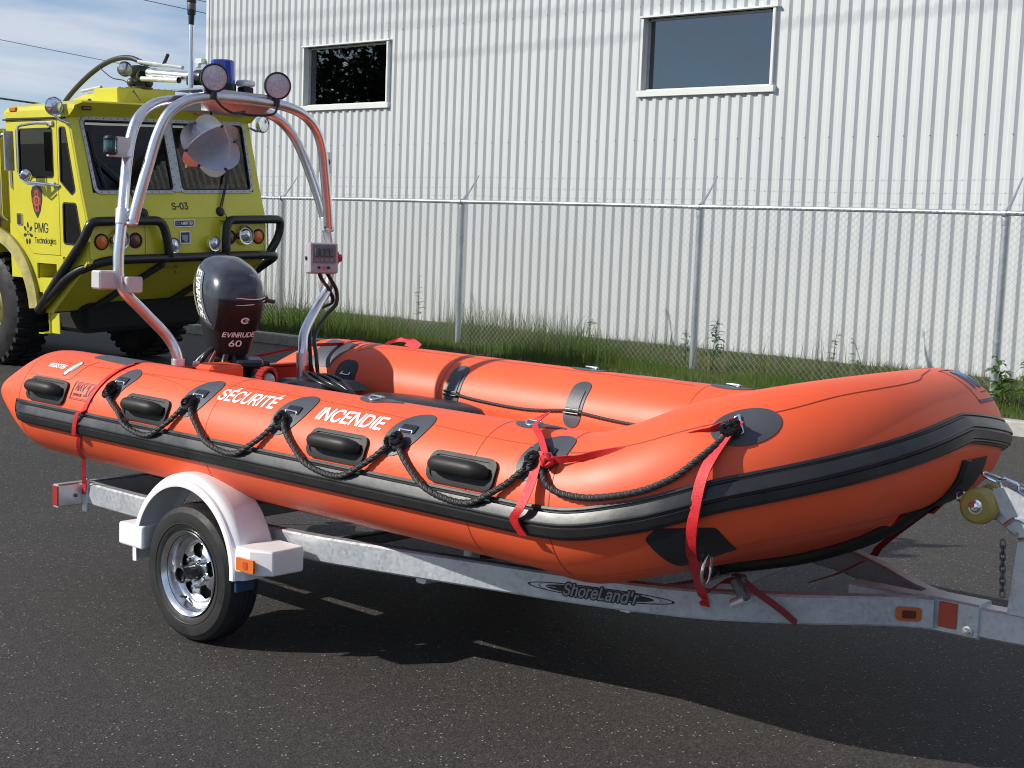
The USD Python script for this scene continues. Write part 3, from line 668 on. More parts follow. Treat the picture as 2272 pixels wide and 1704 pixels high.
for s, ph, far in ((.778, 89, False), (1.53, 89, False), (.48, 85, True), (1.26, 88, True)):
    pd = patch('ring_patch', affinity.scale(ellipse(.075, .052), 1, 1).union(Polygon([(0, .045), (.13, 0), (0, -.045)]).buffer(.004)) if not far else ellipse(.11, .055), s, ph, 'grey_patch', far=far)
    c, a, b_, n = basis(s, ph, far); boat.part('ring', dee(c + n * .004, a, b_, n, tilt=.25), 'chrome', pd, smooth=True)
# bow side: ring patch and the big towing patch under the strake
pd = patch('ring_patch', affinity.rotate(ellipse(.080, .064), 20), 2.295, 44, 'grey_patch', label='oval grey ring patch on the bow shoulder')
RB = basis(2.284, 45); boat.part('ring', dee(RB[0] + RB[1] * .0, RB[2], RB[1], RB[3], .034), 'chrome', pd, smooth=True)
pd = patch('towing_patch', Polygon([(-.075, .084), (-.06, .095), (.05, .055), (.085, -.085), (.055, -.115), (-.05, -.085)]).buffer(.022), 2.10, -48, 'black_rubber')
TB = basis(2.095, -60); boat.part('ring', lathe([(.048, -.006), (.055, 0), (.048, .006), (.041, 0), (.048, -.006)], TB[0] + TB[3] * .035 - TB[2] * .03, TB[3] * .5 + TB[1] * .9, 28), 'chrome', pd, smooth=True)
# stern corner reinforcement and inner pads
patch('corner_patch', Polygon([(-.15, .05), (.13, .03), (.13, .17), (-.15, .17)]).buffer(.01), -.80, 66, 'grey_patch')
patch('corner_patch', Polygon([(-.12, -.085), (.10, -.05), (.02, .12), (-.12, .12)]).buffer(.01), -1.10, 122, 'grey_patch', far=True)
pd = patch('towing_patch', rrect(.15, .15, .06), -.93, 157, 'black_rubber', far=True)
c, a, b_, n = basis(-.93, 160, True); boat.part('ring', dee(c, a, b_, n), 'chrome', pd, smooth=True)
for s in (-.172, .575):
    pd = patch('strap_pad', rrect(.098, .235, .047), s, 153, 'grey_patch', .003, True)
    boat.part('strap_tongue', onto(extrude(rrect(.066, .10, .008), .004), s, 150, True, lift=.0038), 'grey_patch', pd)
    c, a, b_, n = basis(s, 162, True)
    boat.part('buckle', MB().add(*pipe([c - a * .042 + n * .012, c + a * .042 + n * .012], .0055, 8)).add(*pipe([c - a * .042 + n * .012 + b_ * .018, c + a * .042 + n * .012 + b_ * .018], .0045, 8)), 'black_plastic', pd)
# lettering
def letters(t, h, s0, ph0, w, slant, m, bold=True, d=.0012, par=None, label=None):
    return boat.part('lettering', onto(text(t, h, bold, slant, d, w), s0, ph0, size=.012), m, par, smooth=False, label=label)
letters('SÉCURITÉ', .060, .047, 44.6, .335, .13, 'white_ink', label='white word SÉCURITÉ on the side tube')
letters('INCENDIE', .060, .628, 42.4, .340, .13, 'white_ink', label='white word INCENDIE on the side tube')
dec = patch('model_decal', rrect(.172, .082, .002, 2).difference(rrect(.166, .076, .001, 2)).union(rrect(.160, .070, .001, 2).difference(rrect(.156, .066, .001, 2))), -.800, 26.5, 'dark_ink', .0006)
letters('NAV', .031, -.865, 26.5, .066, .15, 'dark_ink', True, .0006, dec); letters('16', .050, -.79, 21.5, .055, .12, 'dark_ink', True, .0006, dec); letters('HYPALON', .012, -.868, 20.5, .062, .1, 'dark_ink', True, .0006, dec)
letters('WEBSTER', .024, -1.165, 48.5, .128, .2, 'white_ink')
em = patch('emblem', affinity.rotate(rrect(.105, .036, .017), 62), -.985, 52, 'dark_ink', .0006)
boat.part('emblem_face', onto(extrude(affinity.rotate(rrect(.094, .026, .0125), 62), .0012), -.985, 52), 'white_ink', em)
boat.part('emblem_stripe', onto(extrude(affinity.rotate(affinity.translate(rrect(.040, .020, .008), .02, 0), 62), .0016), -.985, 52), 'ink_grey', em)
sB = 3.30
bd = patch('bow_decal', affinity.translate(rrect(.26, .185, .003, 2).difference(rrect(.252, .177, .002, 2)), 0, 0), sB, 57.5, 'dark_ink', .0006)
boat.part('emblem', onto(extrude(Polygon([(-.06, -.02), (-.05, .065), (.09, .070), (.085, -.02)]).buffer(.003), .0012), sB, 57.5), 'ink_cyan', bd)
boat.part('emblem', onto(extrude(Polygon([(-.07, -.03), (-.07, .068), (-.04, .05), (-.03, .01), (.02, .03), (.075, -.03), (.03, -.012), (0, -.03), (-.04, -.012)]).buffer(.003), .0018), sB, 57.5), 'ink_navy', bd)
for k, (w, y) in enumerate(((.10, -.050), (.24, -.080), (.24, -.085))): boat.part('print_line', onto(extrude(affinity.translate(sbox(-w / 2, -.002, w / 2, .002), 0, y), .0008), sB, 57.5), 'ink_navy' if k else 'dark_ink', bd)

# lifeline: twisted rope in scallops from ring to ring
def rope_on(pts, far=False, r=.0115, name='lifeline', n=14):
    q = smooth_path([(a, b, c) for a, b, c in pts], n); P = tubept(q[:, 0], q[:, 1], q[:, 2], far)
    L = np.concatenate([[0], np.cumsum(np.linalg.norm(np.diff(P, axis=0), axis=1))]); k = int(L[-1] / .0055) + 2; l2 = np.linspace(0, L[-1], k)
    P = np.stack([np.interp(l2, L, P[:, i]) for i in range(3)], 1)
    return boat.part(name, pipe(P, r, 12, lobes=3, twist=2 * np.pi / .072), 'rope_black', smooth=50)
for i in range(4):
    s0, p0_ = DR[i]; s1, p1_ = DR[i + 1]; d = s1 - s0; hang = [(0.0, p0_ - 9), (.045 if i else .0, p0_ - 20), (.17, 13), (.30, 4), (.43, -.5), (.58, -2), (.70, 2), (.84, 15), (.93, 27), (.985, p1_ - 11)]
    rope_on([(s0 + d * t, ph, .014 + (.020 if ph < 8 else .004)) for t, ph in hang])
rope_on([(1.71, 37, .016), (1.735, 29, .017), (1.775, 19, .018), (1.88, 12.5, .018), (1.95, 10.5, .020), (2.023, 10.5, .020), (2.08, 12, .019), (2.135, 16, .017), (2.20, 26.5, .016), (2.259, 39, .016)])
for i, (s, ph) in enumerate(DR):
    c, a, b_, n = basis(s - .01, ph - 11); boat.part('rope_knot', coil(c + n * .02, a, b_, n, .019 if i else .022, .0115, i), 'rope_black', smooth=50)
c, a, b_, n = basis(2.262, 43); boat.part('rope_knot', coil(c + n * .02, a, b_, n, .02, .0115, 9), 'rope_black', smooth=50)
rope_on([(-.172, 163, .012), (.0, 167, .008), (.3, 169, .006), (.575, 163, .012)], True, .0075); rope_on([(.575, 163, .012), (.8, 167, .007), (1.05, 168, .006), (1.3, 162, .008), (1.45, 158, .004)], True, .0075)

# hull bottom, floor, transom
keel = PchipInterpolator([-1.33, 0, .9, 1.4, 1.7, 2.0, 2.25, 2.42, 2.50], [.505, .492, .482, .470, .478, .545, .640, .735, .80])
def s_of(x): return x if x <= S1 else S1 + float(np.interp(x, _ex, _el))
def hull_rows(xs, p0, p1):
    hv = []
    for x in xs:
        s = s_of(min(x, 2.425)); k = np.clip((x - 1.35) / .4, 0, 1); ph = -97 * (1 - k) + -62 * k; e = tubept(s, ph); e2 = tubept(s, ph - 14 * (1 - k) - 10 * k); zk = min(float(keel(x)), e2[2] - .001)
        half = [(x if k < 1 else e[0], e[1], e[2] - .001), (x if k < 1 else e2[0] * .6 + x * .4, e2[1] * .93, e2[2] - .012 - .02 * k), (x, e2[1] * .62, zk + .50 * (e2[2] - zk) - .020), (x, e2[1] * .26, zk + .10 * (e2[2] - zk)), (x, 0, zk - .012)]
        hv.append(half + [(a, -b_, c) for a, b_, c in half[-2::-1]])
    return np.array(hv).reshape(-1, 3), grid_faces(len(xs), 9)
boat.part('hull_bottom', hull_rows(np.linspace(-1.33, 1.50, 22), 0, 0), 'black_rubber', smooth=40)
boat.part('hull_bow', hull_rows(np.linspace(1.50, 2.50, 24), 0, 0), 'orange_fabric', smooth=50)
ks = np.linspace(1.35, 2.50, 24); kp = np.stack([ks, 0 * ks, keel(ks) - .016], 1)
kp = np.vstack([kp, [[2.57, 0, .850], [2.63, 0, .915], [2.65, 0, .98]]])
boat.part('keel_strip', pipe(kp, .034, 10), 'black_rubber', smooth=True)
nose = MB(); sg, pg = np.meshgrid(np.linspace(SBOW - .03, SBOW + .16, 9), np.linspace(-8, -76, 12), indexing='ij')
nose.add(tubept(sg, pg, .006).reshape(-1, 3), grid_faces(9, 12)); boat.part('bow_patch', nose, 'black_rubber', smooth=True)
NR = tubept(SBOW + .07, -42, .012); boat.part('bow_eye', lathe([(.016, -.004), (.021, 0), (.016, .004), (.012, 0), (.016, -.004)], NR + np.array([.012, 0, 0]), (0, 1, 0), 18), 'chrome', smooth=True)
fv = []
for x in np.linspace(-1.15, 2.35, 30):
    s = x if x <= S1 else S1 + float(np.interp(x, _ex, _el)); w = abs(float(axis(s)[1])) - .10; zf = .66 + (.0 if x < 1.5 else .18 * (x - 1.5) ** 1.2)
    fv.append([(x, -w, zf - .015), (x, -w * .6, zf + .012), (x, -w * .3, zf - .004), (x, 0, zf + .014), (x, w * .3, zf - .004), (x, w * .6, zf + .012), (x, w, zf - .015)])
boat.part('floor', (np.array(fv).reshape(-1, 3), grid_faces(30, 7)[:, ::-1]), 'orange_floor', smooth=True)
tb = MB()
tr = boat.part('transom', MB().add(*cbox((-1.235, 0, .735), (.05, 1.30, .36), .008)), 'board_red')
boat.part('motor_pad', MB().add(*cbox((-1.205, .17, .80), (.018, .38, .21), .006)).add(*cbox((-1.205, -.06, .80), (.016, .07, .21), .006)), 'pad_grey', tr)
boat.part('transom_cap', MB().add(*cbox((-1.235, .37, .918), (.062, .56, .014), .004)), 'board_red', tr)
boat.part('valve', MB().add(*lathe([(0, .03), (.03, .028), (.036, .02), (.05, .012), (.055, 0)], (.0 + .11, .50, .74), (-.3, -.8, .5), 20)), 'seal_grey')
# ================================================================== boat trailer
trl = Thing('boat_trailer', 'galvanised single-axle boat trailer with white mudguards under the orange boat', 'trailer', BF, (0, 0, .27))
def beam(P, w, h):
    """rectangular tube along P (top edge centre line), width w, height h, small rounded edges"""
    P = np.asarray(P, float); T = np.gradient(P, axis=0); T /= np.linalg.norm(T, axis=1, keepdims=True); N = np.cross([0, 0, 1.], T); N /= np.linalg.norm(N, axis=1, keepdims=True); U = np.cross(T, N)
    c = .007; sec = [(-w/2, -h + c), (-w/2 + c, -h), (w/2 - c, -h), (w/2, -h + c), (w/2, -c), (w/2 - c, 0), (-w/2 + c, 0), (-w/2, -c)]
    v = np.vstack([P[i] + np.array([a * N[i] + b * U[i] for a, b in sec]) for i in range(len(P))]); n = len(P); j = np.arange(8); k = (j + 1) % 8
    f = np.vstack([np.stack([i*8 + j, i*8 + k, (i+1)*8 + k, (i+1)*8 + j], 1) for i in range(n - 1)]); f = np.vstack([f[:, [0, 1, 2]], f[:, [0, 2, 3]]])
    v = np.vstack([v, P[0] - U[0] * h/2, P[-1] - U[-1] * h/2]); f = np.vstack([f, np.stack([np.full(8, 8*n), k, j], 1), np.stack([np.full(8, 8*n+1), (n-1)*8 + j, (n-1)*8 + k], 1)]); return v, f
rail = PchipInterpolator([-1.10, -.6, 0, .45, .8, 1.15, 1.52, 1.99, 2.24, 2.57, 2.70], [.800, .838, .862, .845, .79, .722, .652, .505, .335, .070, .030])
railz = lambda x: .45 + .063 * (x + 1.16) / 3.86
rx = np.linspace(-1.10, 2.615, 60)
rail_n = trl.part('side_rail', beam(np.stack([rx, -rail(rx), railz(rx)], 1), .052, .098), 'galvanised', smooth=20)
rail_f = trl.part('side_rail', beam(np.stack([rx, rail(rx), railz(rx)], 1), .052, .098), 'galvanised', smooth=20)
zt = railz(2.75)
tg = trl.part('tongue', beam([(2.30, 0, zt - .008), (2.80, 0, zt - .004), (2.86, 0, zt - .002), (4.1, 0, zt + .03)], .078, .100), 'galvanised', smooth=20)
trl.part('coupler_sleeve', beam([(2.55, 0, zt + .005), (2.765, 0, zt + .006)], .104, .116), 'galvanised', tg, smooth=20)
trl.part('bolt', MB().add(*lathe([(0, .016), (.009, .015), (.011, .006), (.018, .005), (.018, 0)], (2.735, -.053, zt - .085), (0, -1, 0), 12)), 'chrome', tg)
ML = np.array([2.555, -float(rail(2.555)) - .033, railz(2.555) - .050])
trl.part('side_marker_lamp', MB().add(*place(extrude(rrect(.082, .046, .012), .010), ML, (.815, .58, 0), (0, 0, 1), (.58, -.815, 0))), 'amber_dull', rail_n, label='small dull orange marker lamp near the front end of the rail')
trl.part('marker_inset', MB().add(*place(extrude(rrect(.044, .026, .004), .013), ML, (.815, .58, 0), (0, 0, 1), (.58, -.815, 0))), 'lens_dark_red', rail_n)
trl.part('reflector', MB().add(*cbox((2.665, -.0555, zt - .046), (.062, .006, .084), .002)), 'orange_reflector', tg)
# rear light beam, bolted across the tails of the rails
rb = trl.part('light_beam', beam([(-1.130, -.955, .452), (-1.130, .955, .452)], .045, .105), 'brushed_aluminium', smooth=20)
for s in (-1, 1):
    trl.part('end_reflector', MB().add(*cbox((-1.130, s * .9575, .400), (.040, .005, .090), .002)), 'red_lens', rb)
    trl.part('tail_lamp', MB().add(*cbox((-1.170, s * .80, .400), (.035, .16, .085), .008)), 'red_lens', rb)
    trl.part('strap_bracket', MB().add(*cbox((-1.085, s * .832, .395), (.038, .014, .155), .004)), 'brushed_aluminium', rb)
trl.part('bolt', MB().add(*lathe([(0, .008), (.008, .007), (.009, 0)], (-1.107, -.87, .395), (1, 0, 0), 8)), 'steel_dark', rb)
ax = trl.part('axle', MB().add(*beam([(0, -.90, .30), (0, .90, .30)], .052, .052)), 'steel_dark', smooth=20)
for x, z in ((.95, .43), (-.55, .41), (1.75, .455)):
    w = float(rail(x)) - .02; trl.part('cross_member', beam([(x, -w, z), (x, -w * .3, z - .03), (x, w * .3, z - .03), (x, w, z)], .05, .07), 'galvanised', smooth=20)
for s in (-1, 1):
    trl.part('bunk', MB().add(*cbox((.1, s * .47, .475), (2.3, .085, .05), .01)), 'black_rubber')
    trl.part('bunk_bracket', MB().add(*cbox((.95, s * .47, .43), (.045, .05, .07), .004)), 'brushed_aluminium')
trl.part('hull_roller', MB().add(*lathe([(0, -.07), (.03, -.07), (.036, -.06), (.022, 0), (.036, .06), (.03, .07), (0, .07)], (1.75, 0, .455), (0, 1, 0), 18)), 'black_rubber')
trl.part('bunk_bracket', MB().add(*cbox((1.17, -.40, .475), (.038, .038, .085), .004)), 'brushed_aluminium', label='pale upright stub seen between rail and hull')
trl.part('brake_wire', pipe(smooth_path([(1.19, -.42, .46), (1.25, -.45, .468), (1.30, -.46, .455), (1.32, -.46, .43)], 5), .004, 6), 'seal_grey')

def make_wheel(side):
    y0 = -1.08 if side < 0 else 1.08; d = np.array([0, side, 0.]); C = np.array([0, y0, .272])
    wh = trl.part('wheel', lathe([(.150, -.125), (.170, -.135), (.205, -.150), (.240, -.152), (.262, -.142), (.2705, -.120), (.2725, -.075), (.2705, -.030), (.262, -.010), (.243, .004), (.215, .006), (.190, .002), (.176, -.004), (.166, -.014), (.150, -.018)], C, d, 72), 'tyre_rubber', smooth=28, label='trailer tyre with bright rim')
    gm = MB()
    for hgt in (-.055, -.075, -.095): gm.add(*lathe([(.2745, hgt - .003), (.2752, hgt - .006), (.2752, hgt - .012), (.2745, hgt - .015)], C, d, 72))
    trl.part('tread_rib', gm, 'tyre_rubber', wh, kind='stuff')
    trl.part('sidewall_bead', MB().add(*lathe([(.196, .0035), (.199, .006), (.202, .0055)], C, d, 72)), 'tyre_rubber', wh)
    # rim with five spoke openings
    rim = trl.part('rim', lathe([(.152, -.016), (.160, -.006), (.1685, .001), (.1705, -.003), (.166, -.010), (.158, -.013), (.150, -.020), (.146, -.032), (.142, -.036), (.138, -.050), (.127, -.056), (.122, -.066)], C, d, 64), 'rim_zinc', wh, smooth=35)
    disc = Point(0, 0).buffer(.124, quad_segs=24)
    for k in range(5):
        a = k * 72 + 20; hole = Polygon([(.062, -.014), (.075, -.030), (.104, -.026), (.110, .004), (.098, .022), (.070, .014)]).buffer(.005)
        disc = disc.difference(affinity.rotate(hole, a, origin=(0, 0)))
    m = subdiv(extrude(disc, .004), .012); v, f = vf(m); r = np.hypot(v[:, 0], v[:, 1])
    v[:, 2] += np.interp(r, [0, .045, .06, .085, .105, .124], [.016, .016, .010, .014, .006, -.004])
    fx = np.array([1., 0, 0]); trl.part('spoke_disc', place((v, f), C + d * -.066, fx * (-side), (0, 0, 1), d), 'rim_zinc', wh, smooth=40)
    trl.part('drum', lathe([(.118, -.088), (.118, -.075), (0, -.075)], C, d, 40), 'gap_dark', wh)
    trl.part('hub', lathe([(.034, -.055), (.036, -.040), (.030, -.034), (.030, -.005), (.033, .000), (.033, .030), (.029, .034), (.026, .030), (.026, .016), (.012, .012), (0, .014)], C, d, 28), 'black_plastic', wh, smooth=35)
    for k in range(5):
        a = math.radians(k * 72 + 54); trl.part('lug_nut', lathe([(.010, -.055), (.011, -.035), (.008, -.028), (0, -.026)], C + .056 * np.array([math.cos(a), 0, math.sin(a)]), d, 6), 'chrome', wh)
    va = math.radians(-118); trl.part('valve_stem', pipe([C + d * -.045 + .128 * np.array([math.cos(va), 0, math.sin(va)]), C + d * -.012 + .118 * np.array([math.cos(va), 0, math.sin(va)])], [.006, .0045], 8), 'black_plastic', wh)
for s in (-1, 1): make_wheel(s)

def make_fender(side):
    yo, yi = 1.100, .905; C = np.array([-.012, 0, .274])
    # cross-section runs from the inner edge over the crown to a rolled outer lip
    sec = [(yi, -.035), (yi + .002, -.004), (yi + .012, .004), (yi + .07, .010), (yo - .060, .012), (yo - .040, .010), (yo - .028, .004), (yo - .022, -.004), (yo - .016, -.010), (yo - .006, -.012), (yo, -.018), (yo + .001, -.030), (yo - .001, -.040)]
    inner = [(yo - .005, -.040), (yo - .012, -.022), (yo - .040, -.004), (yi + .012, -.004), (yi + .006, -.035)]
    allsec = sec + inner; th = np.radians(np.linspace(184, 2, 62)); rows = []
    for t in th:
        # crown is a three-centred arch: fuller towards the top, straightening down both ends
        Rr = .338 + .026 * math.sin(max(0, t)) if 0 < t < math.pi else .338
        rows.append([(C[0] + (Rr + h) * math.cos(t), side * y, C[2] + .018 + (Rr + h) * math.sin(t)) for y, h in allsec])
    v = np.array(rows).reshape(-1, 3); n = len(allsec); j = np.arange(n); k = (j + 1) % n
    f = np.vstack([np.stack([i*n + j, i*n + k, (i+1)*n + k, (i+1)*n + j], 1) for i in range(len(th) - 1)]); f = np.vstack([f[:, [0, 1, 2]], f[:, [0, 2, 3]]])
    if side > 0: f = f[:, ::-1]
    fd = trl.part('mudguard', (v, f), 'fender_white', smooth=32, label='white moulded mudguard' )
    # step pads at both ends
    ym = side * (yo + yi) / 2
    def pad(x0, x1, z0, z1, name):
        pts = []
        for x in (x0, x1):
            out = x == (x1 if x1 > 0 else x0)
            a, b_ = (yi + .0, yo - .045) if out else (yi - .004, yo + .002); xx_ = x - (.03 if x > 0 else -.03) if out else x
            for y in (a, b_): pts += [(x if y == a or not out else x, side * y, z) for z in (z0, z1)]
            if out:
                for z in (z0, z1): pts.append((xx_ - (.05 if x > 0 else -.05), side * (yo + .002), z))
        m = trimesh.convex.convex_hull(np.array(pts)); c = m.centroid
        # round the edges by a hull of small spheres
        s_ = trimesh.creation.icosphere(subdivisions=1, radius=.011).vertices; q = np.vstack([p + (c - p) / np.linalg.norm(c - p) * .012 + s_ for p in np.array(m.vertices)])
        return trl.part(name, hull(q), 'fender_white', fd, smooth=35)
    pf = pad(.325, .485, .350, .435, 'step_pad'); pr_ = pad(-.345, -.425, .330, .410, 'step_pad')
    for x, y in ((.385, yo - .06), (.46, yo - .13), (-.40, yo - .07)):
        trl.part('bolt', lathe([(0, .0015), (.006, .001), (.007, 0)], (x, side * y, (.4355 if x > 0 else .4105)), (0, 0, 1), 8), 'steel_dark', fd)
    if side < 0:
        c = np.array([.395, -1.1045, .382])
        ml = trl.part('side_marker_lamp', place(extrude(rrect(.100, .050, .006), .010), c, (1, 0, 0), (0, 0, 1), (0, -1, 0)), 'amber_lens', fd, label='amber marker lamp on the front step of the mudguard')
        trl.part('marker_inset', MB().add(*place(extrude(rrect(.024, .028, .003), .0125), c + [.004, 0, 0], (1, 0, 0), (0, 0, 1), (0, -1, 0))), 'orange_reflector', ml)
        trl.part('mud_flap', MB().add(*cbox((.305, -1.04, .300), (.012, .09, .09), .003)), 'mud_blue', fd)
for s in (-1, 1): make_fender(s)

# winch post with bow rollers, eye chain and safety chain
wp = trl.part('winch_post', MB().add(*place(extrude(Polygon([(0, 0), (.13, .0), (.20, .20), (.12, .34), (-.03, .40), (-.075, .39), (-.05, .33), (.02, .26)]), .006), (2.86, -.055, zt), (1, 0, 0), (0, 0, 1), (0, -1, 0)))
    .add(*place(extrude(Polygon([(0, 0), (.13, .0), (.20, .20), (.12, .34), (-.03, .40), (-.075, .39), (-.05, .33), (.02, .26)]), .006), (2.86, .061, zt), (1, 0, 0), (0, 0, 1), (0, -1, 0))), 'galvanised', smooth=20)
for y in (-.10, .10):
    rl = trl.part('bow_roller', lathe([(.020, -.034), (.046, -.034), (.056, -.026), (.060, 0), (.056, .026), (.046, .034), (.020, .034)], (2.745, y * .55, .842), (0, 1, 0), 28), 'roller_yellow', smooth=35)
    trl.part('axle_end', lathe([(0, .044), (.012, .042), (.018, .036), (.024, .035), (.024, .030)], (2.745, y * .55, .842), (0, 1 if y > 0 else -1, 0), 16), 'chrome', rl)
trl.part('roller_arm', MB().add(*cbox((2.80, 0, .81), (.15, .045, .035), .006, R=[[.83, 0, -.56], [0, 1, 0], [.56, 0, .83]])), 'galvanised', wp)
def link(c, d, s, L=.030, w=.014, r=.0042):
    d = np.asarray(d, float); d /= np.linalg.norm(d); s = np.asarray(s, float); s = s - d * (s @ d); s /= np.linalg.norm(s)
    P = [np.asarray(c) + d * (L * math.copysign(1, math.cos(t)) * .55 + w * math.cos(t)) + s * w * math.sin(t) for t in np.linspace(0, 2 * np.pi, 21)]
    return pipe(P, r, 7, closed_ends=False)
p = np.array([2.755, 0, .930])
for k in range(4):
    trl.part('chain_link', link(p + np.array([.06, 0, -.018]) * k, (1, 0, -.3), (0, 1, .2) if k % 2 == 0 else (0, .2, 1), .028, .016, .005), 'chrome', wp)
p = np.array([2.835, -.07, .735])
for k in range(9):
    trl.part('chain_link', link(p + np.array([.002 * k, -.002 * k, -.019 * k]), (.1, -.1, -1), (1, 0, 0) if k % 2 == 0 else (0, 1, 0), .011, .008, .0028), 'steel_dark', wp)
trl.part('winch_hook', pipe(smooth_path([(2.835, -.065, .795), (2.865, -.065, .82), (2.90, -.065, .81), (2.91, -.065, .77), (2.88, -.065, .755)], 5), .007, 8), 'chrome', wp)

# maker's decal on the rail
dx0, dx1 = 1.415, 1.93; mid = (dx0 + dx1) / 2
def on_rail(mesh, size=.02, lift=.0):
    m = subdiv(mesh, size); v, f = vf(m); x = mid + v[:, 0]; e = .004; sl = (rail(x + e) - rail(x - e)) / (2 * e); nrm = np.stack([-sl / np.hypot(1, sl) * -1 * -1, -1 / np.hypot(1, sl), 0 * x], 1)
    return np.stack([x, -rail(x), railz(x) - .049 + v[:, 1]], 1) + nrm * (.0262 + lift + v[:, 2])[:, None], f
sp = affinity.scale(ellipse(.257, .021), 1, 1); sp2 = affinity.scale(ellipse(.248, .017), 1, 1)
rd = trl.part('rail_decal', on_rail(extrude(sp.difference(sp2), .0006)), 'ink_black', rail_n, smooth=False)
trl.part('decal_fill', on_rail(extrude(ellipse(.19, .0165).difference(sbox(-.3, -.001, -.15, .001)), .0004)), 'ink_black', rail_n, smooth=False)
def poly_text(t, h):
    """union outline of lettering, for an outlined style"""
    from shapely import union_all
    m = meshkit.text_mesh(t, h, .002, True); v = np.array(m.vertices); top = [q for q in np.array(m.faces) if (v[q, 2] > .0015).all()]
    return union_all([Polygon(v[q, :2]).buffer(1e-5) for q in top])
w_ = poly_text("ShoreLand'r", .042); bx = w_.bounds; w_ = affinity.translate(affinity.skew(affinity.scale(w_, .26 / (bx[2] - bx[0]), 1, origin=(bx[0], 0)), xs=14, origin=(0, 0)), -.125 - bx[0], -.021)
trl.part('lettering', on_rail(extrude(w_.buffer(.0042), .0010)), 'ink_black', rail_n, smooth=False)
trl.part('lettering', on_rail(extrude(w_, .0016)), 'ink_grey', rail_n, smooth=False)
for s in (-1, 1): trl.part('decal_line', on_rail(extrude(affinity.translate(ellipse(.03, .010).difference(affinity.translate(ellipse(.03, .010), s * -.006, 0)), s * .185, 0), .0012)), 'ink_grey', rail_n, smooth=False)

# ================================================================== tie-down straps
st1 = Thing('tie_down_strap', 'red webbing strap round the stern of the orange boat', 'strap', BF, (-1.1, -.85, .42), 'red tie-down straps')
a1 = np.linspace(-62, 74, 34); s1_ = np.interp(a1, [-62, -18, 0, 40, 74], [-.95, -.80, -.765, -.705, -.655])
P = tubept(s1_, a1, np.where((a1 > -20) & (a1 < 7), .034, .004)); P = np.vstack([[(-1.085, -.842, .40), (-1.075, -.845, .45)], P])
over = [(-.70, -.74, 1.018), (-.80, -.55, .985), (-1.0, -.30, .952), (-1.14, 0, .955), (-1.18, .3, .985), (-1.165, .55, 1.02)]
side1 = np.vstack([np.tile([1, 0, 0.1], (len(P), 1)), np.tile([.9, .45, 0], (len(over), 1))]); P1 = np.vstack([P, over])
a2 = np.linspace(112, -58, 30); P2 = tubept(np.interp(a2, [-58, 112], [-1.0, -1.10]), a2, .004, True)
st1.part('webbing', ribbon(P, [1, 0, .12], .030, .0025), 'red_webbing', smooth=30)
st1.part('webbing', ribbon(np.vstack([P[-1:], over, P2[:1]]), [.75, .2, .6], .028, .0025), 'red_webbing', smooth=30)
st1.part('webbing', ribbon(P2, [1, 0, 0], .030, .0025), 'red_webbing', smooth=30)
st1.part('bunched_end', MB().add(*ribbon(smooth_path([tubept(-.86, 92, .006, True), tubept(-.80, 80, .035, True), tubept(-.70, 84, .03, True), tubept(-.62, 90, .008, True), tubept(-.72, 88, .02, True)], 5), [.3, .5, .6], .035, .003)), 'red_webbing', smooth=30)
st2 = Thing('tie_down_strap', 'red webbing strap knotted on the near side and hanging from the bow shoulder ring', 'strap', BF, (2.1, -.8, .45), 'red tie-down straps')
D5 = basis(1.700, 44); D6 = basis(2.275, 44); T2 = basis(1.53, 89)
kn = D5[0] + D5[3] * .03 + D5[1] * .05 - D5[2] * .03
def rib(pts, w, side, name='webbing', m='red_webbing', n=6, t=.0025): return st2.part(name, ribbon(smooth_path(pts, n), side, w, t), m, smooth=30)
rib([T2[0] + T2[3] * .02, T2[0] + T2[3] * .045 + T2[1] * .05, tubept(1.60, 70, .03), tubept(1.665, 58, .025), kn], .038, (.8, -.3, .3))
L = np.linspace(0, 1, 26); end = D6[0] + D6[3] * .02 - D6[1] * .01
ln = kn + (end - kn) * L[:, None]; ln[:, 2] -= .022 * np.sin(L * np.pi); tw = L * 9.0
st2.part('webbing', ribbon(ln, np.stack([.15 * np.ones(26), -.5 * np.sin(tw), np.abs(np.cos(tw)) + .4], 1), .022 + .018 * np.clip(np.abs(np.sin(L * 5)), 0, 1) * np.clip(L * 3, 0, 1), .003), 'red_webbing', smooth=30)
km = MB()
for k in range(3):
    axk = [D5[1], D5[2], D5[3]][k]; bxk = [D5[2], D5[3], D5[1]][k]; t = np.linspace(0, 2 * np.pi, 16); km.add(*pipe(np.array([kn + .017 * (axk * math.cos(q) + bxk * math.sin(q)) for q in t]), .0085, 8))
st2.part('knot', km, 'red_webbing', smooth=40)
q = [D5[0] + D5[3] * .03, tubept(1.712, 33, .028), tubept(1.715, 20, .03), tubept(1.705, 4, .05), tubept(1.68, -5, .045), tubept(1.70, -16, .036)]
rib(q, .036, (1, 0, 0))
q = [D6[0] + D6[3] * .03 + D6[1] * .004, tubept(2.234, 32, .02), tubept(2.184, 13, .035), tubept(2.141, -8, .038), tubept(2.104, -28.5, .03), tubept(2.072, -56, .012)]
rl_ = float(rail(2.13)); q += [(2.035, -.545, .50), (2.04, -.53, .455)]
rib(q, .042, (1, -.15, .05), n=8)
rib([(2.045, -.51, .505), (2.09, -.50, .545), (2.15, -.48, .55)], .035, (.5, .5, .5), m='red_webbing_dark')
bk = st2.part('ratchet_buckle', MB().add(*cbox((2.142, -.485, .525), (.030, .038, .085), .006, R=[[.8, .2, .56], [-.2, .98, 0], [-.56, -.1, .82]])).add(*cbox((2.127, -.47, .555), (.05, .03, .03), .006)), 'steel_dark')
st2.part('buckle_handle', MB().add(*pipe([(2.125, -.505, .475), (2.165, -.495, .50)], .014, 10)), 'brushed_aluminium', bk)
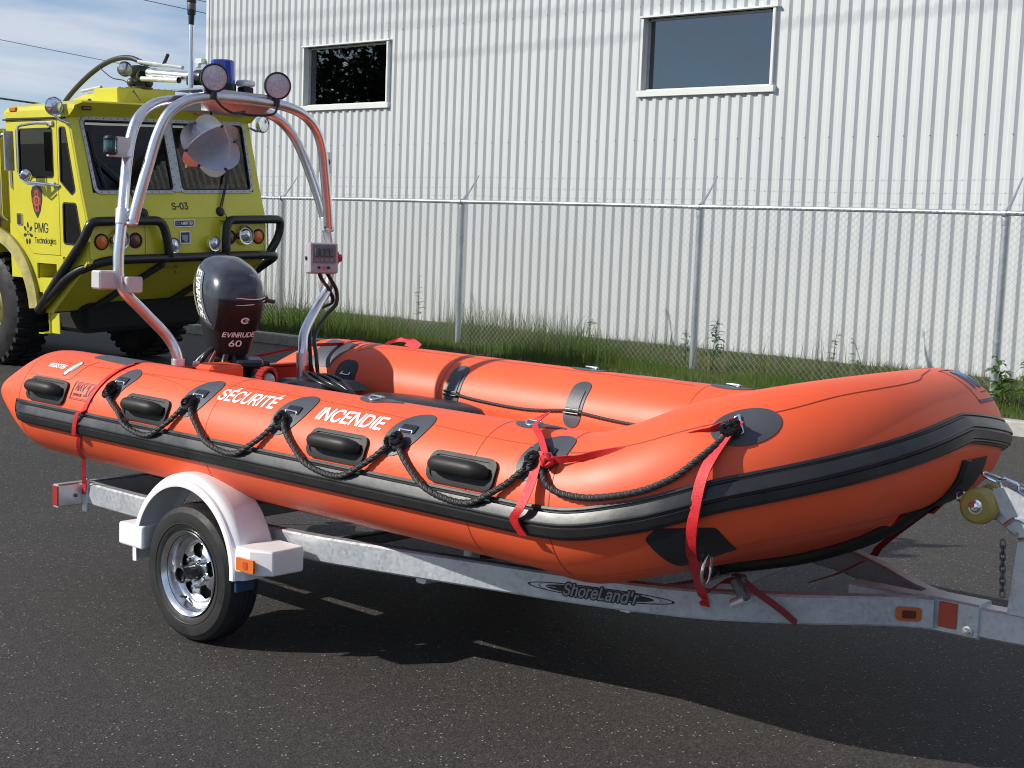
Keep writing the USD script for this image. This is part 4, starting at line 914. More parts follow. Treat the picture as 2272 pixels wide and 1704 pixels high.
rib([(2.14, -.465, .55), (2.19, -.45, .515), (2.25, -.415, .47), (2.30, -.385, .425)], .024, (0, .4, .9), m='red_webbing_dark')
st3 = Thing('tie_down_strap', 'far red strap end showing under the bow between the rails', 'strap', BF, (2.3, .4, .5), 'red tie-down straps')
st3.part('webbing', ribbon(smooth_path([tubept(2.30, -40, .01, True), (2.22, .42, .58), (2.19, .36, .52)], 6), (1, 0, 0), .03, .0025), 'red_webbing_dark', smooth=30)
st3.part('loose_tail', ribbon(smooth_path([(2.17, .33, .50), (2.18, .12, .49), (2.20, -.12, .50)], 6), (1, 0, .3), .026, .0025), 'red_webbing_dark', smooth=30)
# ================================================================== equipment arch
arch = Thing('equipment_arch', 'polished aluminium arch of twin bent tubes carrying lights over the stern', 'light arch', BF, (-1.05, 0, .98))
def hoop(x_of_z, zy, r=.0225):
    """zy: near-side (y>0 half) points from foot to crown, mirrored"""
    half = [(x_of_z(z), -y, z) for y, z in zy]; oth = [(x, -y, z) for x, y, z in half[::-1]]
    return half + oth
xm = lambda z: float(np.interp(z, [.8, 1.0, 1.3, 1.65, 2.1, 2.3], [-1.02, -1.02, -1.11, -1.125, -1.235, -1.27]))
xf = lambda z: float(np.interp(z, [1.6, 1.65, 2.05, 2.3], [-1.085, -1.08, -1.035, -1.02]))
main_half = [(.375, .83), (.385, 1.00), (.42, 1.10), (.53, 1.22), (.632, 1.33), (.648, 1.45), (.632, 1.60), (.60, 1.75), (.56, 1.90), (.515, 2.03), (.46, 2.12), (.37, 2.185), (.25, 2.215), (.10, 2.225)]
mp = smooth_path(hoop(xm, main_half), 8)
A1 = arch.part('hoop', pipe(mp, .025, 18), 'aluminium', smooth=True, label='rear hoop reaching down to the deck')
fwd_half = [(.598, 1.625), (.572, 1.75), (.535, 1.90), (.50, 2.03), (.45, 2.125), (.365, 2.19), (.25, 2.222), (.10, 2.232)]
fp = smooth_path(hoop(xf, fwd_half), 8)
A2 = arch.part('hoop', pipe(fp, .025, 18), 'aluminium', smooth=True, label='front hoop clamped to the rear one')
for s in (-1, 1):
    c = np.array([xm(1.655), s * .622, 1.655]); arch.part('clamp', MB().add(*lathe([(.0255, -.036), (.030, -.036), (.032, -.030), (.032, .030), (.030, .036), (.0255, .036)], c, (-.1, s * -.1, 1), 20)).add(*cbox(((c[0] + xf(1.64)) / 2 + .005, s * .612, 1.648), (.034, .016, .045), .004)), 'brushed_aluminium')
    arch.part('clamp_bolt', lathe([(0, .008), (.007, .007), (.008, 0)], (xf(1.64) + .001, s * .598 - .024, 1.64), (0, -1, 0), 8), 'steel_dark')
    arch.part('end_plug', lathe([(.026, -.01), (.0275, .012), (.02, .02), (0, .02)], (xf(1.62), s * .600, 1.635), (0, 0, -1), 16), 'brushed_aluminium')
    arch.part('foot_socket', lathe([(.0255, -.03), (.031, -.03), (.031, .035), (.0255, .035)], (xm(.98), s * .383, .965), (0, 0, 1), 18), 'brushed_aluminium')
# electrics boxes on the near leg
bx = arch.part('junction_box', MB().add(*cbox((-1.150, -.70, 1.365), (.075, .095, .085), .008)), 'alloy_grey')
bx2 = arch.part('junction_box', MB().add(*cbox((-1.068, -.60, 1.345), (.030, .085, .075), .006)), 'alloy_grey')
# navigation lamp (green) on the near leg, mount plate on the far leg
nl = arch.part('navigation_lamp', MB().add(*lathe([(0, -.030), (.026, -.030), (.030, -.024), (.030, .026), (.024, .034), (0, .035)], (-1.165, -.662, 1.975), (0, 0, 1), 20)), 'green_lens', smooth=40, label='green starboard navigation lamp')
arch.part('lamp_cap', MB().add(*lathe([(.031, .020), (.032, .030), (.026, .040), (0, .042)], (-1.165, -.662, 1.975), (0, 0, 1), 20)).add(*lathe([(0, -.044), (.024, -.042), (.032, -.032), (.031, -.022)], (-1.165, -.662, 1.975), (0, 0, 1), 20)), 'black_plastic', nl)
arch.part('lamp_bracket', MB().add(*cbox((-1.185, -.59, 1.975), (.012, .09, .085), .003)).add(*cbox((-1.175, -.61, 1.928), (.055, .10, .008), .003)), 'alloy_grey', nl)
fl = arch.part('lamp_bracket', MB().add(*cbox((-1.155, .628, 1.975), (.010, .085, .105), .004)), 'brushed_aluminium', label='bare mounting plate on the far leg'); arch.part('cap', lathe([(0, .016), (.018, .014), (.02, 0)], (-1.149, .628, 1.975), (1, 0, 0), 14), 'black_plastic', fl)
# top plate between the hoops
tp = arch.part('top_plate', MB().add(*cbox((-1.14, -.06, 2.262), (.25, .40, .010), .003)).add(*cbox((-1.022, -.06, 2.245), (.012, .40, .045), .003)), 'sheet_aluminium', smooth=20)
arch.part('under_tray', MB().add(*hull([(-1.03, -.27, 2.21), (-1.03, .15, 2.21), (-1.26, -.27, 2.21), (-1.26, .15, 2.21), (-1.06, -.24, 2.165), (-1.06, .12, 2.165), (-1.23, -.24, 2.165), (-1.23, .12, 2.165)])), 'sheet_aluminium', tp, smooth=20)
# floodlights aimed forward
def flood(y, z, label, x=-1.00):
    c = np.array([x, y, z]); d = np.array([.88, -.42, -.10]); d /= np.linalg.norm(d)
    hd_ = arch.part('floodlight', lathe([(0, -.058), (.024, -.056), (.044, -.045), (.057, -.024), (.063, -.006), (.064, .004)], c, d, 32), 'chrome', smooth=True, label=label)
    arch.part('bezel', lathe([(.064, .000), (.067, .004), (.067, .015), (.062, .019), (.058, .015)], c, d, 32), 'black_plastic', hd_, smooth=40)
    arch.part('lens', lathe([(.0595, .014), (.04, .0165), (0, .0175)], c, d, 32), 'lens_glass', hd_, smooth=True)
    arch.part('mount', MB().add(*pipe([c + [0, 0, -.062], c + [-.005, 0, -.10]], [.016, .02], 12)), 'black_plastic', hd_)
    return hd_
flood(-.215, 2.315, 'floodlight at the left end of the top plate'); flood(.165, 2.315, 'floodlight at the right end of the top plate')
arch.part('lamp_cable', pipe(smooth_path([(-.99, -.21, 2.215), (-.985, -.17, 2.18), (-.99, -.10, 2.16), (-1.0, -.03, 2.175)], 6), .006, 6), 'black_plastic'); arch.part('lamp_cable', pipe(smooth_path([(-.99, .165, 2.215), (-.985, .13, 2.175), (-.99, .02, 2.16), (-1.0, -.08, 2.165)], 6), .006, 6), 'black_plastic')
bc = arch.part('beacon', lathe([(0, .115), (.050, .113), (.058, .106), (.060, .004), (.062, 0)], (-1.20, -.01, 2.315), (0, 0, 1), 32), 'blue_lens', smooth=40, label='blue rotating beacon')
arch.part('beacon_base', lathe([(.063, .002), (.066, 0), (.066, -.040), (.060, -.066)], (-1.20, -.01, 2.315), (0, 0, 1), 32), 'black_plastic', bc, smooth=40)
an = arch.part('antenna_dome', MB().add(*cbox((-1.16, .10, 2.325), (.075, .075, .030), .010)), 'white_fabric', smooth=40); arch.part('antenna_base', MB().add(*cbox((-1.16, .10, 2.285), (.060, .060, .044), .006)), 'black_plastic', an)
# all-round light on a bent mast
ms = arch.part('light_mast', pipe(smooth_path([(-1.25, -.135, 2.215), (-1.25, -.155, 2.26), (-1.25, -.162, 2.32), (-1.25, -.162, 2.60)], 6), .0125, 12), 'aluminium', smooth=True)
arch.part('mast_collar', lathe([(.010, -.05), (.013, -.045), (.015, 0), (.020, .004), (.021, .02)], (-1.25, -.162, 2.625), (0, 0, 1), 16), 'black_plastic', ms)
arch.part('mast_lens', lathe([(.019, 0), (.021, .004), (.021, .032), (.018, .036)], (-1.25, -.162, 2.648), (0, 0, 1), 20), 'steel_dark', ms, smooth=40); arch.part('mast_cap', lathe([(.022, 0), (.023, .004), (.022, .016), (0, .018)], (-1.25, -.162, 2.684), (0, 0, 1), 20), 'black_plastic', ms)
# switch box on the far leg
c = np.array([-1.05, .525, 1.478]); fx, fy = np.array([.90, -.42, .10]), np.array([.42, .91, 0]); fx /= np.linalg.norm(fx); fz = np.cross(fx, fy); fy = np.cross(fz, fx)
SB = lambda q: c + q[0] * fy + q[1] * fz + q[2] * fx
Rm = np.array([fy, fz, fx])
sbx = arch.part('switch_box', (cbox((0, 0, 0), (.150, .155, .085), .006)[0] @ Rm + c, cbox((0, 0, 0), (.150, .155, .085), .006)[1]), 'box_grey', smooth=20, label='grey switch box on the far leg')
def onb(m, q, mt, nm, par=None): v, f = vf(m); return arch.part(nm, (SB(np.array([0, 0, 0])) + (v + np.asarray(q)) @ Rm, f), mt, par or sbx, smooth=25)
onb(extrude(rrect(.122, .092, .006), .006), (0, .020, .042), 'switch_grey', 'switch_panel')
for k in range(4):
    onb(cbox((0, 0, 0), (.021, .044, .010), .003), (-.039 + k * .026, .028, .051), 'steel_dark', 'switch'); onb(lathe([(0, .002), (.004, .0015), (.0045, 0)], (0, 0, 0), (0, 0, 1), 8), (-.039 + k * .026, -.010, .049), 'box_grey', 'indicator')
for dx, mt in ((-.028, 'black_plastic'), (.002, 'fuel_orange'), (.022, 'black_plastic')): onb(lathe([(0, .010), (.007, .009), (.008, 0)], (0, 0, 0), (0, 0, 1), 10), (dx, -.050, .043), mt, 'button')
onb(lathe([(.024, 0), (.026, .012), (.022, .020), (.018, .032), (0, .034)], (0, 0, 0), (1, 0, 0), 16), (.075, .005, -.005), 'plug_red', 'socket'); onb(cbox((0, 0, 0), (.012, .062, .055), .003), (.080, .005, -.005), 'plug_red', 'socket_plate')
onb(lathe([(.010, 0), (.010, .008), (0, .009)], (0, 0, 0), (-1, 0, 0), 10), (-.075, .0, -.01), 'black_plastic', 'gland')
for s, pts in enumerate(([(-1.04, .50, 1.41), (-1.05, .53, 1.37), (-1.09, .62, 1.31), (-1.11, .66, 1.25), (-1.16, .60, 1.20), (-1.10, .50, 1.10), (-1.05, .46, 1.0), (-1.03, .46, .86)], [(-1.05, .56, 1.41), (-1.06, .60, 1.37), (-1.08, .66, 1.31), (-1.08, .66, 1.24), (-1.09, .60, 1.18), (-1.06, .50, 1.08), (-.99, .45, .98), (-.97, .45, .86)])):
    arch.part('loom', pipe(smooth_path(pts, 8), .0105, 8), 'black_plastic', smooth=True)

# ================================================================== radar reflector, hung under the arch
rf = Thing('radar_reflector', 'round aluminium radar reflector of crossed discs hanging under the arch', 'radar reflector', BF, (-1.11, .02, 2.0))
RC = np.array([-1.11, -.145, 2.005]); rr0 = .150
e1 = np.array([.80, -.59, .10]); e1 /= np.linalg.norm(e1); e2 = np.array([.50, .72, .55]); e2 -= e1 * (e1 @ e2); e2 /= np.linalg.norm(e2); e3 = np.cross(e1, e2)
ca, sa = math.cos(math.radians(20)), math.sin(math.radians(20)); n1 = ca * e1 + sa * e3; n3 = -sa * e1 + ca * e3; n1b = math.cos(.62) * n1 + math.sin(.62) * e2; n2b = -math.sin(.62) * n1 + math.cos(.62) * e2
for a, b_, n in ((n1b, n2b, n3), (n2b, n3, n1b), (n3, n1b, n2b)):
    rf.part('disc', place(extrude(Point(0, 0).buffer(rr0, quad_segs=20), .0016), RC - n * .0008, a, b_, n), 'sheet_aluminium', smooth=20)
for a in (n1b, n2b, n3):
    for s in (-1, 1): rf.part('corner_clip', sphere(RC + a * s * (rr0 - .006), .009, 1), 'black_plastic')
rf.part('hub_bolt', sphere(RC + (n1b - n2b * .2 + n3 * .4) * .02, .012, 2), 'chrome', smooth=True)
rf.part('cord', pipe([RC + [0, 0, .148], (-1.12, -.135, 2.17)], .005, 6), 'line_black')

# ================================================================== outboard motor
ef = Frame(BF.glob((-1.275, .09, .895)), (math.cos(math.radians(-62)), math.sin(math.radians(-62)), 0), (-math.sin(math.radians(-62)), math.cos(math.radians(-62)), 0), (0, 0, 1))
tl = math.radians(15); Tm = np.array([[math.cos(tl), 0, -math.sin(tl)], [0, 1, 0], [math.sin(tl), 0, math.cos(tl)]])
EF = Frame(ef.O, *(np.diag([1.05, 1.05, .86]) @ Tm @ ef.A))
mot = Thing('outboard_motor', 'black outboard motor with navy cowl lettered on the front, on the red transom', 'outboard motor', EF, (0, 0, 0))
def loft(rows, n=40, power=3.2):
    """rows: (z, xc, half length, half width)"""
    t = np.arange(n) / n * 2 * np.pi; v = []
    for z, xc, a, b_ in rows:
        c, s = np.cos(t), np.sin(t); v.append(np.stack([xc + a * np.sign(c) * np.abs(c) ** (2 / power), b_ * np.sign(s) * np.abs(s) ** (2 / power), np.full(n, z)], 1))
    v = np.vstack(v); j = np.arange(n); k = (j + 1) % n
    f = np.vstack([np.stack([i*n + j, i*n + k, (i+1)*n + k, (i+1)*n + j], 1) for i in range(len(rows) - 1)]); f = np.vstack([f[:, [0, 1, 2]], f[:, [0, 2, 3]]])
    v = np.vstack([v, [[rows[0][1], 0, rows[0][0]], [rows[-1][1], 0, rows[-1][0]]]]); m = len(rows)
    return v, np.vstack([f, np.stack([np.full(n, m*n), k, j], 1), np.stack([np.full(n, m*n + 1), (m-1)*n + j, (m-1)*n + k], 1)])
rows = [(.30, -.02, .155, .120), (.34, -.03, .180, .132), (.40, -.04, .205, .142), (.46, -.045, .215, .146), (.52, -.050, .212, .142), (.575, -.055, .196, .130), (.615, -.06, .168, .110), (.640, -.065, .125, .080), (.654, -.07, .07, .045), (.659, -.07, .012, .008)]
cw = mot.part('cowl', loft(rows, 48, 3.0), 'cowl_navy', smooth=35)
mot.part('lower_cowl', loft([(.13, .01, .100, .078), (.16, .0, .125, .096), (.22, -.01, .140, .108), (.302, -.02, .157, .1215), (.308, -.02, .150, .115)], 48, 3.0), 'cowl_black', smooth=35)
fxs = lambda z: float(np.interp(z, [.13, .16, .22, .30, .34, .40, .46, .52, .575, .615], [.110, .125, .130, .135, .150, .165, .170, .162, .141, .108]))
face = []
for z in np.linspace(.305, .505, 12): face.append([(fxs(z) + .006 - .035 * (y / .11) ** 4, y, z) for y in np.linspace(-.105, .105, 13)])
mot.part('front_panel', (np.array(face).reshape(-1, 3), grid_faces(12, 13)[:, ::-1]), 'cowl_black', cw, smooth=True)
for z0, b_ in ((.520, .016), (.478, -.010)):
    ys_ = np.linspace(-.03, .125, 12); q = np.array([(fxs(z0) + .006 - .06 * max(0, y / .125) ** 3, y, z0 + b_ * ((y + .03) / .155 - .0) * (-1)) for y in ys_])
    mot.part('trim_line', pipe(q, np.linspace(.0015, .004, 12), 6), 'white_ink', cw, smooth=True)
mot.part('side_plug', MB().add(*pipe([(.10, .125, .485), (.105, .175, .475)], .012, 10)).add(*lathe([(0, .02), (.02, .018), (.024, 0)], (.095, .125, .487), (.1, 1, 0), 14)), 'engine_grey', cw)
# silver and olive flashes on both flanks
for s in (-1, 1):
    def flank(x, z, off=.004):
        rz = np.array([r[0] for r in rows]); a = np.interp(z, rz, [r[2] for r in rows]); b_ = np.interp(z, rz, [r[3] for r in rows]); xc = np.interp(z, rz, [r[1] for r in rows])
        u = np.clip(np.abs(x - xc) / a, 0, .999); return np.stack([x, s * (b_ * (1 - u ** 3.0) ** (1 / 3.0) + off), z], -1)
    def decal(fx_, name, m, off):
        zz_ = np.linspace(.325, .585, 14); row = []
        for z in zz_: x0, x1 = fx_(z); row.append(flank(np.linspace(x0, x1, 5), np.full(5, z), off))
        f = grid_faces(14, 5); mot.part(name, (np.array(row).reshape(-1, 3), f if s < 0 else f[:, ::-1]), m, cw, smooth=True)
    decal(lambda z: (.02 - .22 * (z - .32) / .26 + .02, .105 - .15 * (z - .32) / .26), 'flash', 'cowl_silver', .0035)
    decal(lambda z: (-.055 - .17 * (z - .32) / .26, -.02 - .19 * (z - .32) / .26), 'flash', 'cowl_olive', .0035)
    decal(lambda z: (-.062 - .172 * (z - .32) / .26, -.054 - .172 * (z - .32) / .26), 'flash', 'white_ink', .0045)
    v, f = text('EVINRUDE', .062, True, .12, .001, .25); u = v[:, 0] / .25; hh = v[:, 1]
    z = .575 - .235 * u; x = (-.135 + .13 * u) + hh * 1.0; w_ = flank(x, z + hh * .25, .005 + v[:, 2]); mot.part('lettering', (w_, f if s < 0 else f[:, ::-1]), 'white_ink', cw, smooth=False)
def fronttext(t, h, yc, zc, w, m='white_ink', slant=.15, bold=True):
    v, f = text(t, h, bold, slant, .0012, w); v[:, 0] -= v[:, 0].max() / 2; y = yc + v[:, 0]; z = zc + v[:, 1]
    x = np.array([fxs(q) for q in z]) + np.where(z > .303, .0075, .003) - .035 * (y / .11) ** 4 * (z > .303) - .02 * np.abs(y / .1) ** 3 * (z <= .303) + v[:, 2]
    mot.part('lettering', (np.stack([x, y, z], 1), f), m, cw, smooth=False)
fronttext('EVINRUDE', .030, .010, .272, .155); fronttext('60', .036, -.004, .215, .062, slant=.05)
v, f = vf(extrude(Point(0, 0).buffer(.021).difference(Point(.001, 0).buffer(.012)).difference(Polygon([(0, -.004), (.03, -.016), (.03, .002), (0, .006)])).union(sbox(.0, -.003, .014, .003)), .0012))
mot.part('emblem', (np.stack([np.array([fxs(q) for q in .385 + v[:, 1]]) + .0075 + v[:, 2], .022 + v[:, 0], .385 + v[:, 1]], 1), f), 'white_ink', cw, smooth=False)
# midsection, clamp bracket, steering and hoses
mot.part('midsection', loft([(-.62, -.16, .05, .022), (-.30, -.12, .075, .038), (-.05, -.08, .085, .055), (.10, -.03, .095, .065), (.14, 0, .10, .075)], 24, 2.4), 'cowl_black', smooth=40)
mot.part('gearcase', MB().add(*lathe([(0, .16), (.02, .15), (.045, .10), (.05, 0), (.045, -.12), (.03, -.17), (0, -.18)], (-.18, 0, -.66), (1, 0, 0), 20)).add(*cbox((-.19, 0, -.60), (.26, .20, .008), .003)), 'cowl_black')
pr0 = np.array([-.37, 0, -.66])
for k in range(3):
    a = k * 2.094; d = np.array([0, math.cos(a), math.sin(a)]); t_ = np.array([.5, -math.sin(a) * .8, math.cos(a) * .8]); mot.part('propeller_blade', hull([pr0 + d * .03 - t_ * .03, pr0 + d * .03 + t_ * .03, pr0 + d * .12 - t_ * .07 + [.004, 0, 0], pr0 + d * .12 + t_ * .06, pr0 + d * .15]), 'cowl_black')
br = mot.part('clamp_bracket', MB().add(*cbox((.055, -.055, .0), (.10, .022, .20), .008)).add(*cbox((.055, .105, .0), (.10, .022, .20), .008)).add(*pipe([(.06, -.08, .085), (.06, .16, .085)], .026, 14)), 'engine_grey', smooth=25)
mot.part('tilt_tube', MB().add(*pipe([(.11, -.10, .06), (.115, .16, .10)], .020, 12)).add(*lathe([(0, .02), (.014, .018), (.016, 0)], (.115, .16, .10), (0, 1, .1), 12)), 'black_plastic', br)
mot.part('steering_arm', MB().add(*cbox((.125, .07, .115), (.07, .14, .045), .012)), 'cowl_navy', br)
mot.part('strut', pipe([(.125, -.075, .075), (.135, -.095, -.06), (.14, -.10, -.10)], [.011, .009, .009], 10), 'chrome', br)
for k, (m, r, pts) in enumerate((('black_plastic', .012, [(.06, -.07, .19), (.09, -.135, .13), (.08, -.15, .03), (.09, -.11, -.06), (.12, -.06, -.10)]), ('cable_pink', .009, [(.07, -.06, .19), (.11, -.105, .12), (.105, -.125, .02), (.11, -.09, -.07)]), ('black_plastic', .015, [(.10, -.03, .17), (.15, -.055, .11), (.16, -.06, .03), (.15, -.04, -.05), (.13, 0, -.09)]), ('seal_grey', .006, [(.05, -.085, .17), (.07, -.16, .10), (.06, -.17, .0), (.07, -.13, -.08)]), ('black_plastic', .010, [(.11, .0, .16), (.165, -.01, .09), (.165, -.02, .0), (.14, .03, -.08)]))):
    mot.part('hose', pipe(smooth_path(pts, 7), r, 8), m, smooth=True)

# ================================================================== loose gear in the boat
bt_ = Thing('battery_box', 'black battery box beside the switch box cables inside the boat', 'battery box', BF, (-.80, .36, .67)); 
bt_.part('box', MB().add(*hull([(-1.02, .18, .68), (-.64, .18, .68), (-1.02, .50, .68), (-.64, .50, .68), (-1.0, .20, .84), (-.67, .20, .84), (-1.0, .48, .84), (-.67, .48, .84)])), 'black_plastic', smooth=20)
bt_.part('lid', MB().add(*hull([(-1.03, .17, .842), (-.63, .17, .842), (-1.03, .51, .842), (-.63, .51, .842), (-.98, .22, .882), (-.69, .22, .882), (-.98, .46, .882), (-.69, .46, .882)])), 'black_plastic', smooth=20)
bt_.part('clip', MB().add(*pipe([(-1.0, .165, .80), (-1.0, .160, .86)], .006, 6)).add(*pipe([(-.97, .165, .80), (-.97, .160, .86)], .006, 6)), 'brushed_aluminium')
for k in range(4): bt_.part('cable', pipe(smooth_path([(-1.0 + .02 * k, .46, .84 + .01 * k), (-.92, .42 - .03 * k, .89 + .006 * k), (-.80, .40 - .05 * k, .895), (-.66, .36 - .04 * k, .87), (-.50, .30 + .03 * k, .80)], 6), .010, 7), 'black_plastic', smooth=True)
th = Thing('seat_cushion', 'dark rounded inflatable seat cushion lying inside the boat', 'cushion', BF, (-.15, .4, .70))
th.part('cushion', loft([(.70, -.20, .36, .19), (.735, -.20, .40, .215), (.775, -.20, .405, .22), (.815, -.20, .37, .195), (.832, -.20, .30, .15), (.836, -.20, .05, .03)], 48, 2.6) if False else (lambda m: (m[0] + np.array([0, .40, .0]), m[1]))(loft([(.70, -.20, .36, .12), (.735, -.20, .40, .145), (.785, -.20, .405, .15), (.830, -.20, .37, .125), (.848, -.20, .30, .09), (.852, -.20, .05, .02)], 48, 2.6)), 'black_rubber', smooth=40)
ft = Thing('fuel_can', 'bright orange-red box fixed beside the near foot of the arch', 'fuel can', BF, (-.92, -.24, .70))
ft.part('body', MB().add(*cbox((-.915, -.235, .85), (.17, .20, .26), .018)), 'fuel_orange', smooth=25); ft.part('fitting', MB().add(*cbox((-.985, -.305, .965), (.022, .03, .05), .004)), 'brushed_aluminium')
nv = Thing('filler_cap', 'ridged red knob with grey domed centre beside the motor', 'cap', BF, (-.98, .12, .86))
nvm = MB(); 
for k in range(16):
    a = k / 16 * 2 * np.pi; nvm.add(*cbox((-.94 + .005, .085 + .046 * math.cos(a), .895 + .046 * math.sin(a)), (.05, .016, .016), .003))
nv.part('ridge', nvm, 'plug_red', kind='stuff'); nv.part('ring', lathe([(.047, -.03), (.047, .024), (.038, .028), (.038, -.03)], (-.94, .085, .895), (.9, -.3, .2), 24), 'plug_red'); nv.part('dome', sphere((-.925, .080, .885), .036, 2), 'seal_grey', smooth=True); nv.part('stem', pipe([(-.96, .09, .90), (-1.2, .12, .80)], .03, 12), 'black_plastic')
# ================================================================== airport fire truck (frame: x forward, y away from the camera side, z up)
trk = Thing('fire_truck', 'lime-yellow airport fire truck with black bull bar and roof turret', 'fire truck', TF, (0, 1.1, 0))
TWd = 2.235
# --- cab shell: cross-section in x-z lofted over y, nose leaning back above the bumper line
def shell_pts(y):
    t = abs(y - TWd / 2) / (TWd / 2); tuck = .10 * max(0, t - .9) / .1           # corners rounded in plan
    return t, tuck
front = [(1.594, 1.17), (1.598, 1.60), (1.520, 1.865), (1.335, 2.605), (1.330, 2.62)]
cab = MB()
ys = np.concatenate([[0.0, .012, .03], np.linspace(.06, TWd - .06, 11), [TWd - .03, TWd - .012, TWd]])
def edge(y):
    d = min(y, TWd - y); return .030 * (1 - math.sqrt(max(0, 1 - (1 - min(d, .03) / .03) ** 2)))
# windscreen apertures are cut out of the sloping face
WS = [(.125, 1.090), (1.175, 2.125)]
zlist = [1.17, 1.60, 1.865, 2.595, 2.62]
xat = lambda z: float(np.interp(z, [p[1] for p in front], [p[0] for p in front]))
ysf = np.unique(np.round(np.concatenate([ys, np.array(WS).ravel()]), 4))
for i in range(len(ysf) - 1):
    for k in range(len(zlist) - 1):
        ym = (ysf[i] + ysf[i + 1]) / 2
        if k == 2 and any(a < ym < b for a, b in WS): continue
        q = [(xat(z) - edge(y), y, z) for y, z in ((ysf[i], zlist[k]), (ysf[i + 1], zlist[k]), (ysf[i + 1], zlist[k + 1]), (ysf[i], zlist[k + 1]))]
        cab.add(np.array(q), np.array([[0, 1, 2, 3]]))
body = trk.part('cab', cab, 'yellow_paint', smooth=30)
# side skins with openings
def skin(y, out, name, holes, outline, m='yellow_paint', th=.02, par=None, label=None):
    pg = Polygon(outline)
    for h in holes: pg = pg.difference(h)
    v, f = extrude(pg, th); w = np.stack([v[:, 0], y - out * v[:, 2], v[:, 1]], 1)
    return trk.part(name, (w, f if out > 0 else f), m, par, smooth=20, label=label)
outl = [(.15, .98), (.52, .98), (.66, .70), (.72, .64), (.90, .64), (1.40, 1.02), (1.568, 1.17), (1.572, 1.60), (1.494, 1.865), (1.312, 2.60), (1.312, 2.66), (.15, 2.66)]
door_o = Polygon([(.245, 1.52), (.585, 1.238), (1.10, 1.238), (1.112, 2.575), (.245, 2.575)])
dwin = Polygon([(.388, 2.016), (1.026, 2.016), (1.026, 2.495), (.388, 2.495)]).buffer(-.03).buffer(.03)
vent = Polygon([(1.150, 1.98), (1.345, 1.850), (1.400, 1.885), (1.255, 2.50), (1.160, 2.505)]).buffer(-.025).buffer(.025)
pan = Polygon([(1.172, 1.362), (1.470, 1.352), (1.485, 1.42), (1.405, 1.755), (1.178, 1.760)]).buffer(-.03).buffer(.03)
pocket = sbox(.647, .985, 1.015, 1.145); pock2 = sbox(.60, .735, .735, .845)
for y, o in ((0, 1), (TWd, -1)):
    skin(y - o * .0, -o, 'side_panel', [door_o.buffer(.006), vent, pan, pocket, pock2], outl)
    dr = skin(y - o * .003, -o, 'door', [dwin], list(door_o.exterior.coords)[:-1], label='driver door lettered PMG Technologies' if y == 0 else None)
    trk.part('door_gap', MB().add(*cbox((.68, y + o * .030, 1.90), (.95, .008, 1.36), .002)) if False else (lambda e: (np.stack([e[0][:, 0], y + o * (.016 + e[0][:, 2]), e[0][:, 1]], 1), e[1]))(extrude(door_o.buffer(.010).difference(door_o.buffer(-.012)), .006)), 'gap_dark', dr)
    def glazing(pg, m, name, par, dd):
        v, f = extrude(pg, .005); return trk.part(name, (np.stack([v[:, 0], y + o * (dd - v[:, 2]), v[:, 1]], 1), f), m, par, smooth=False)
    def seal(pg, par, w=.012):
        v, f = extrude(pg.buffer(w).difference(pg.buffer(-.004)), .010); return trk.part('window_seal', (np.stack([v[:, 0], y - o * (.006) + o * .012 - o * v[:, 2], v[:, 1]], 1), f), 'gap_dark', par, smooth=20)
    glazing(dwin, 'cab_side_glass', 'pane', dr, .012); seal(dwin, dr)
    glazing(vent, 'cab_side_glass', 'quarter_window', None, .012); seal(vent, None)
    glazing(pan, 'cab_side_glass', 'lower_window', None, .012); seal(pan, None)
# step pockets
for (x0, z0, x1, z1) in ((.647, .985, 1.015, 1.145), (.60, .735, .735, .845)):
    trk.part('step_pocket', MB().add(*cbox(((x0 + x1) / 2, .135, z0 + .004), (x1 - x0, .23, .008), .001)).add(*cbox(((x0 + x1) / 2, .25, (z0 + z1) / 2), (x1 - x0, .01, z1 - z0), .001)).add(*cbox((x0 + .004, .135, (z0 + z1) / 2), (.008, .22, z1 - z0 - .02), .001)).add(*cbox((x1 - .004, .135, (z0 + z1) / 2), (.008, .22, z1 - z0 - .02), .001)), 'yellow_paint', smooth=20)
# roof with overhanging brow
rf_ = MB(); rs = [(.13, 2.63), (.13, 2.70), (.20, 2.745), (1.30, 2.765), (1.47, 2.762), (1.492, 2.745), (1.345, 2.615)]
v = []; ylist = [-.012, .0, .06, TWd - .06, TWd, TWd + .012]
for y in ylist:
    d = min(y + .012, TWd + .012 - y); drop = .075 * (1 - math.sqrt(max(0, 1 - (1 - min(d, .07) / .07) ** 2)))
    v.append([(x - (.05 * (1 - min(d, .07) / .07) if x > 1.4 else 0), y, z - drop * (z - 2.60) / .16) for x, z in rs])
v = np.array(v).reshape(-1, 3); n = len(rs); j = np.arange(n); k = (j + 1) % n
f = np.vstack([np.stack([i*n + j, i*n + k, (i+1)*n + k, (i+1)*n + j], 1) for i in range(len(ylist) - 1)]); f = np.vstack([f[:, [0, 1, 2]], f[:, [0, 2, 3]]])
capf = [[0, a, a + 1] for a in range(1, n - 1)]; o2 = (len(ylist) - 1) * n; f = np.vstack([f, capf, [[o2, o2 + a + 1, o2 + a] for a in range(1, n - 1)]])
roof = trk.part('roof', (v, f), 'yellow_paint', smooth=30)
trk.part('drip_rail', MB().add(*cbox((.70, -.012, 2.598), (1.16, .022, .016), .004)), 'gap_dark', roof)
for y in (.10, .78, 1.45, 1.98):
    if y < 2: trk.part('roof_marker', MB().add(*cbox((1.452, y + .03, 2.690), (.035, .105, .040), .008, R=[[.66, 0, .75], [0, 1, 0], [-.75, 0, .66]])), 'amber_dull' if y > .2 else 'lens_dark_red', roof)
trk.part('roof_marker', MB().add(*cbox((.33, -.010, 2.700), (.13, .030, .045), .012)), 'amber_dull', roof)
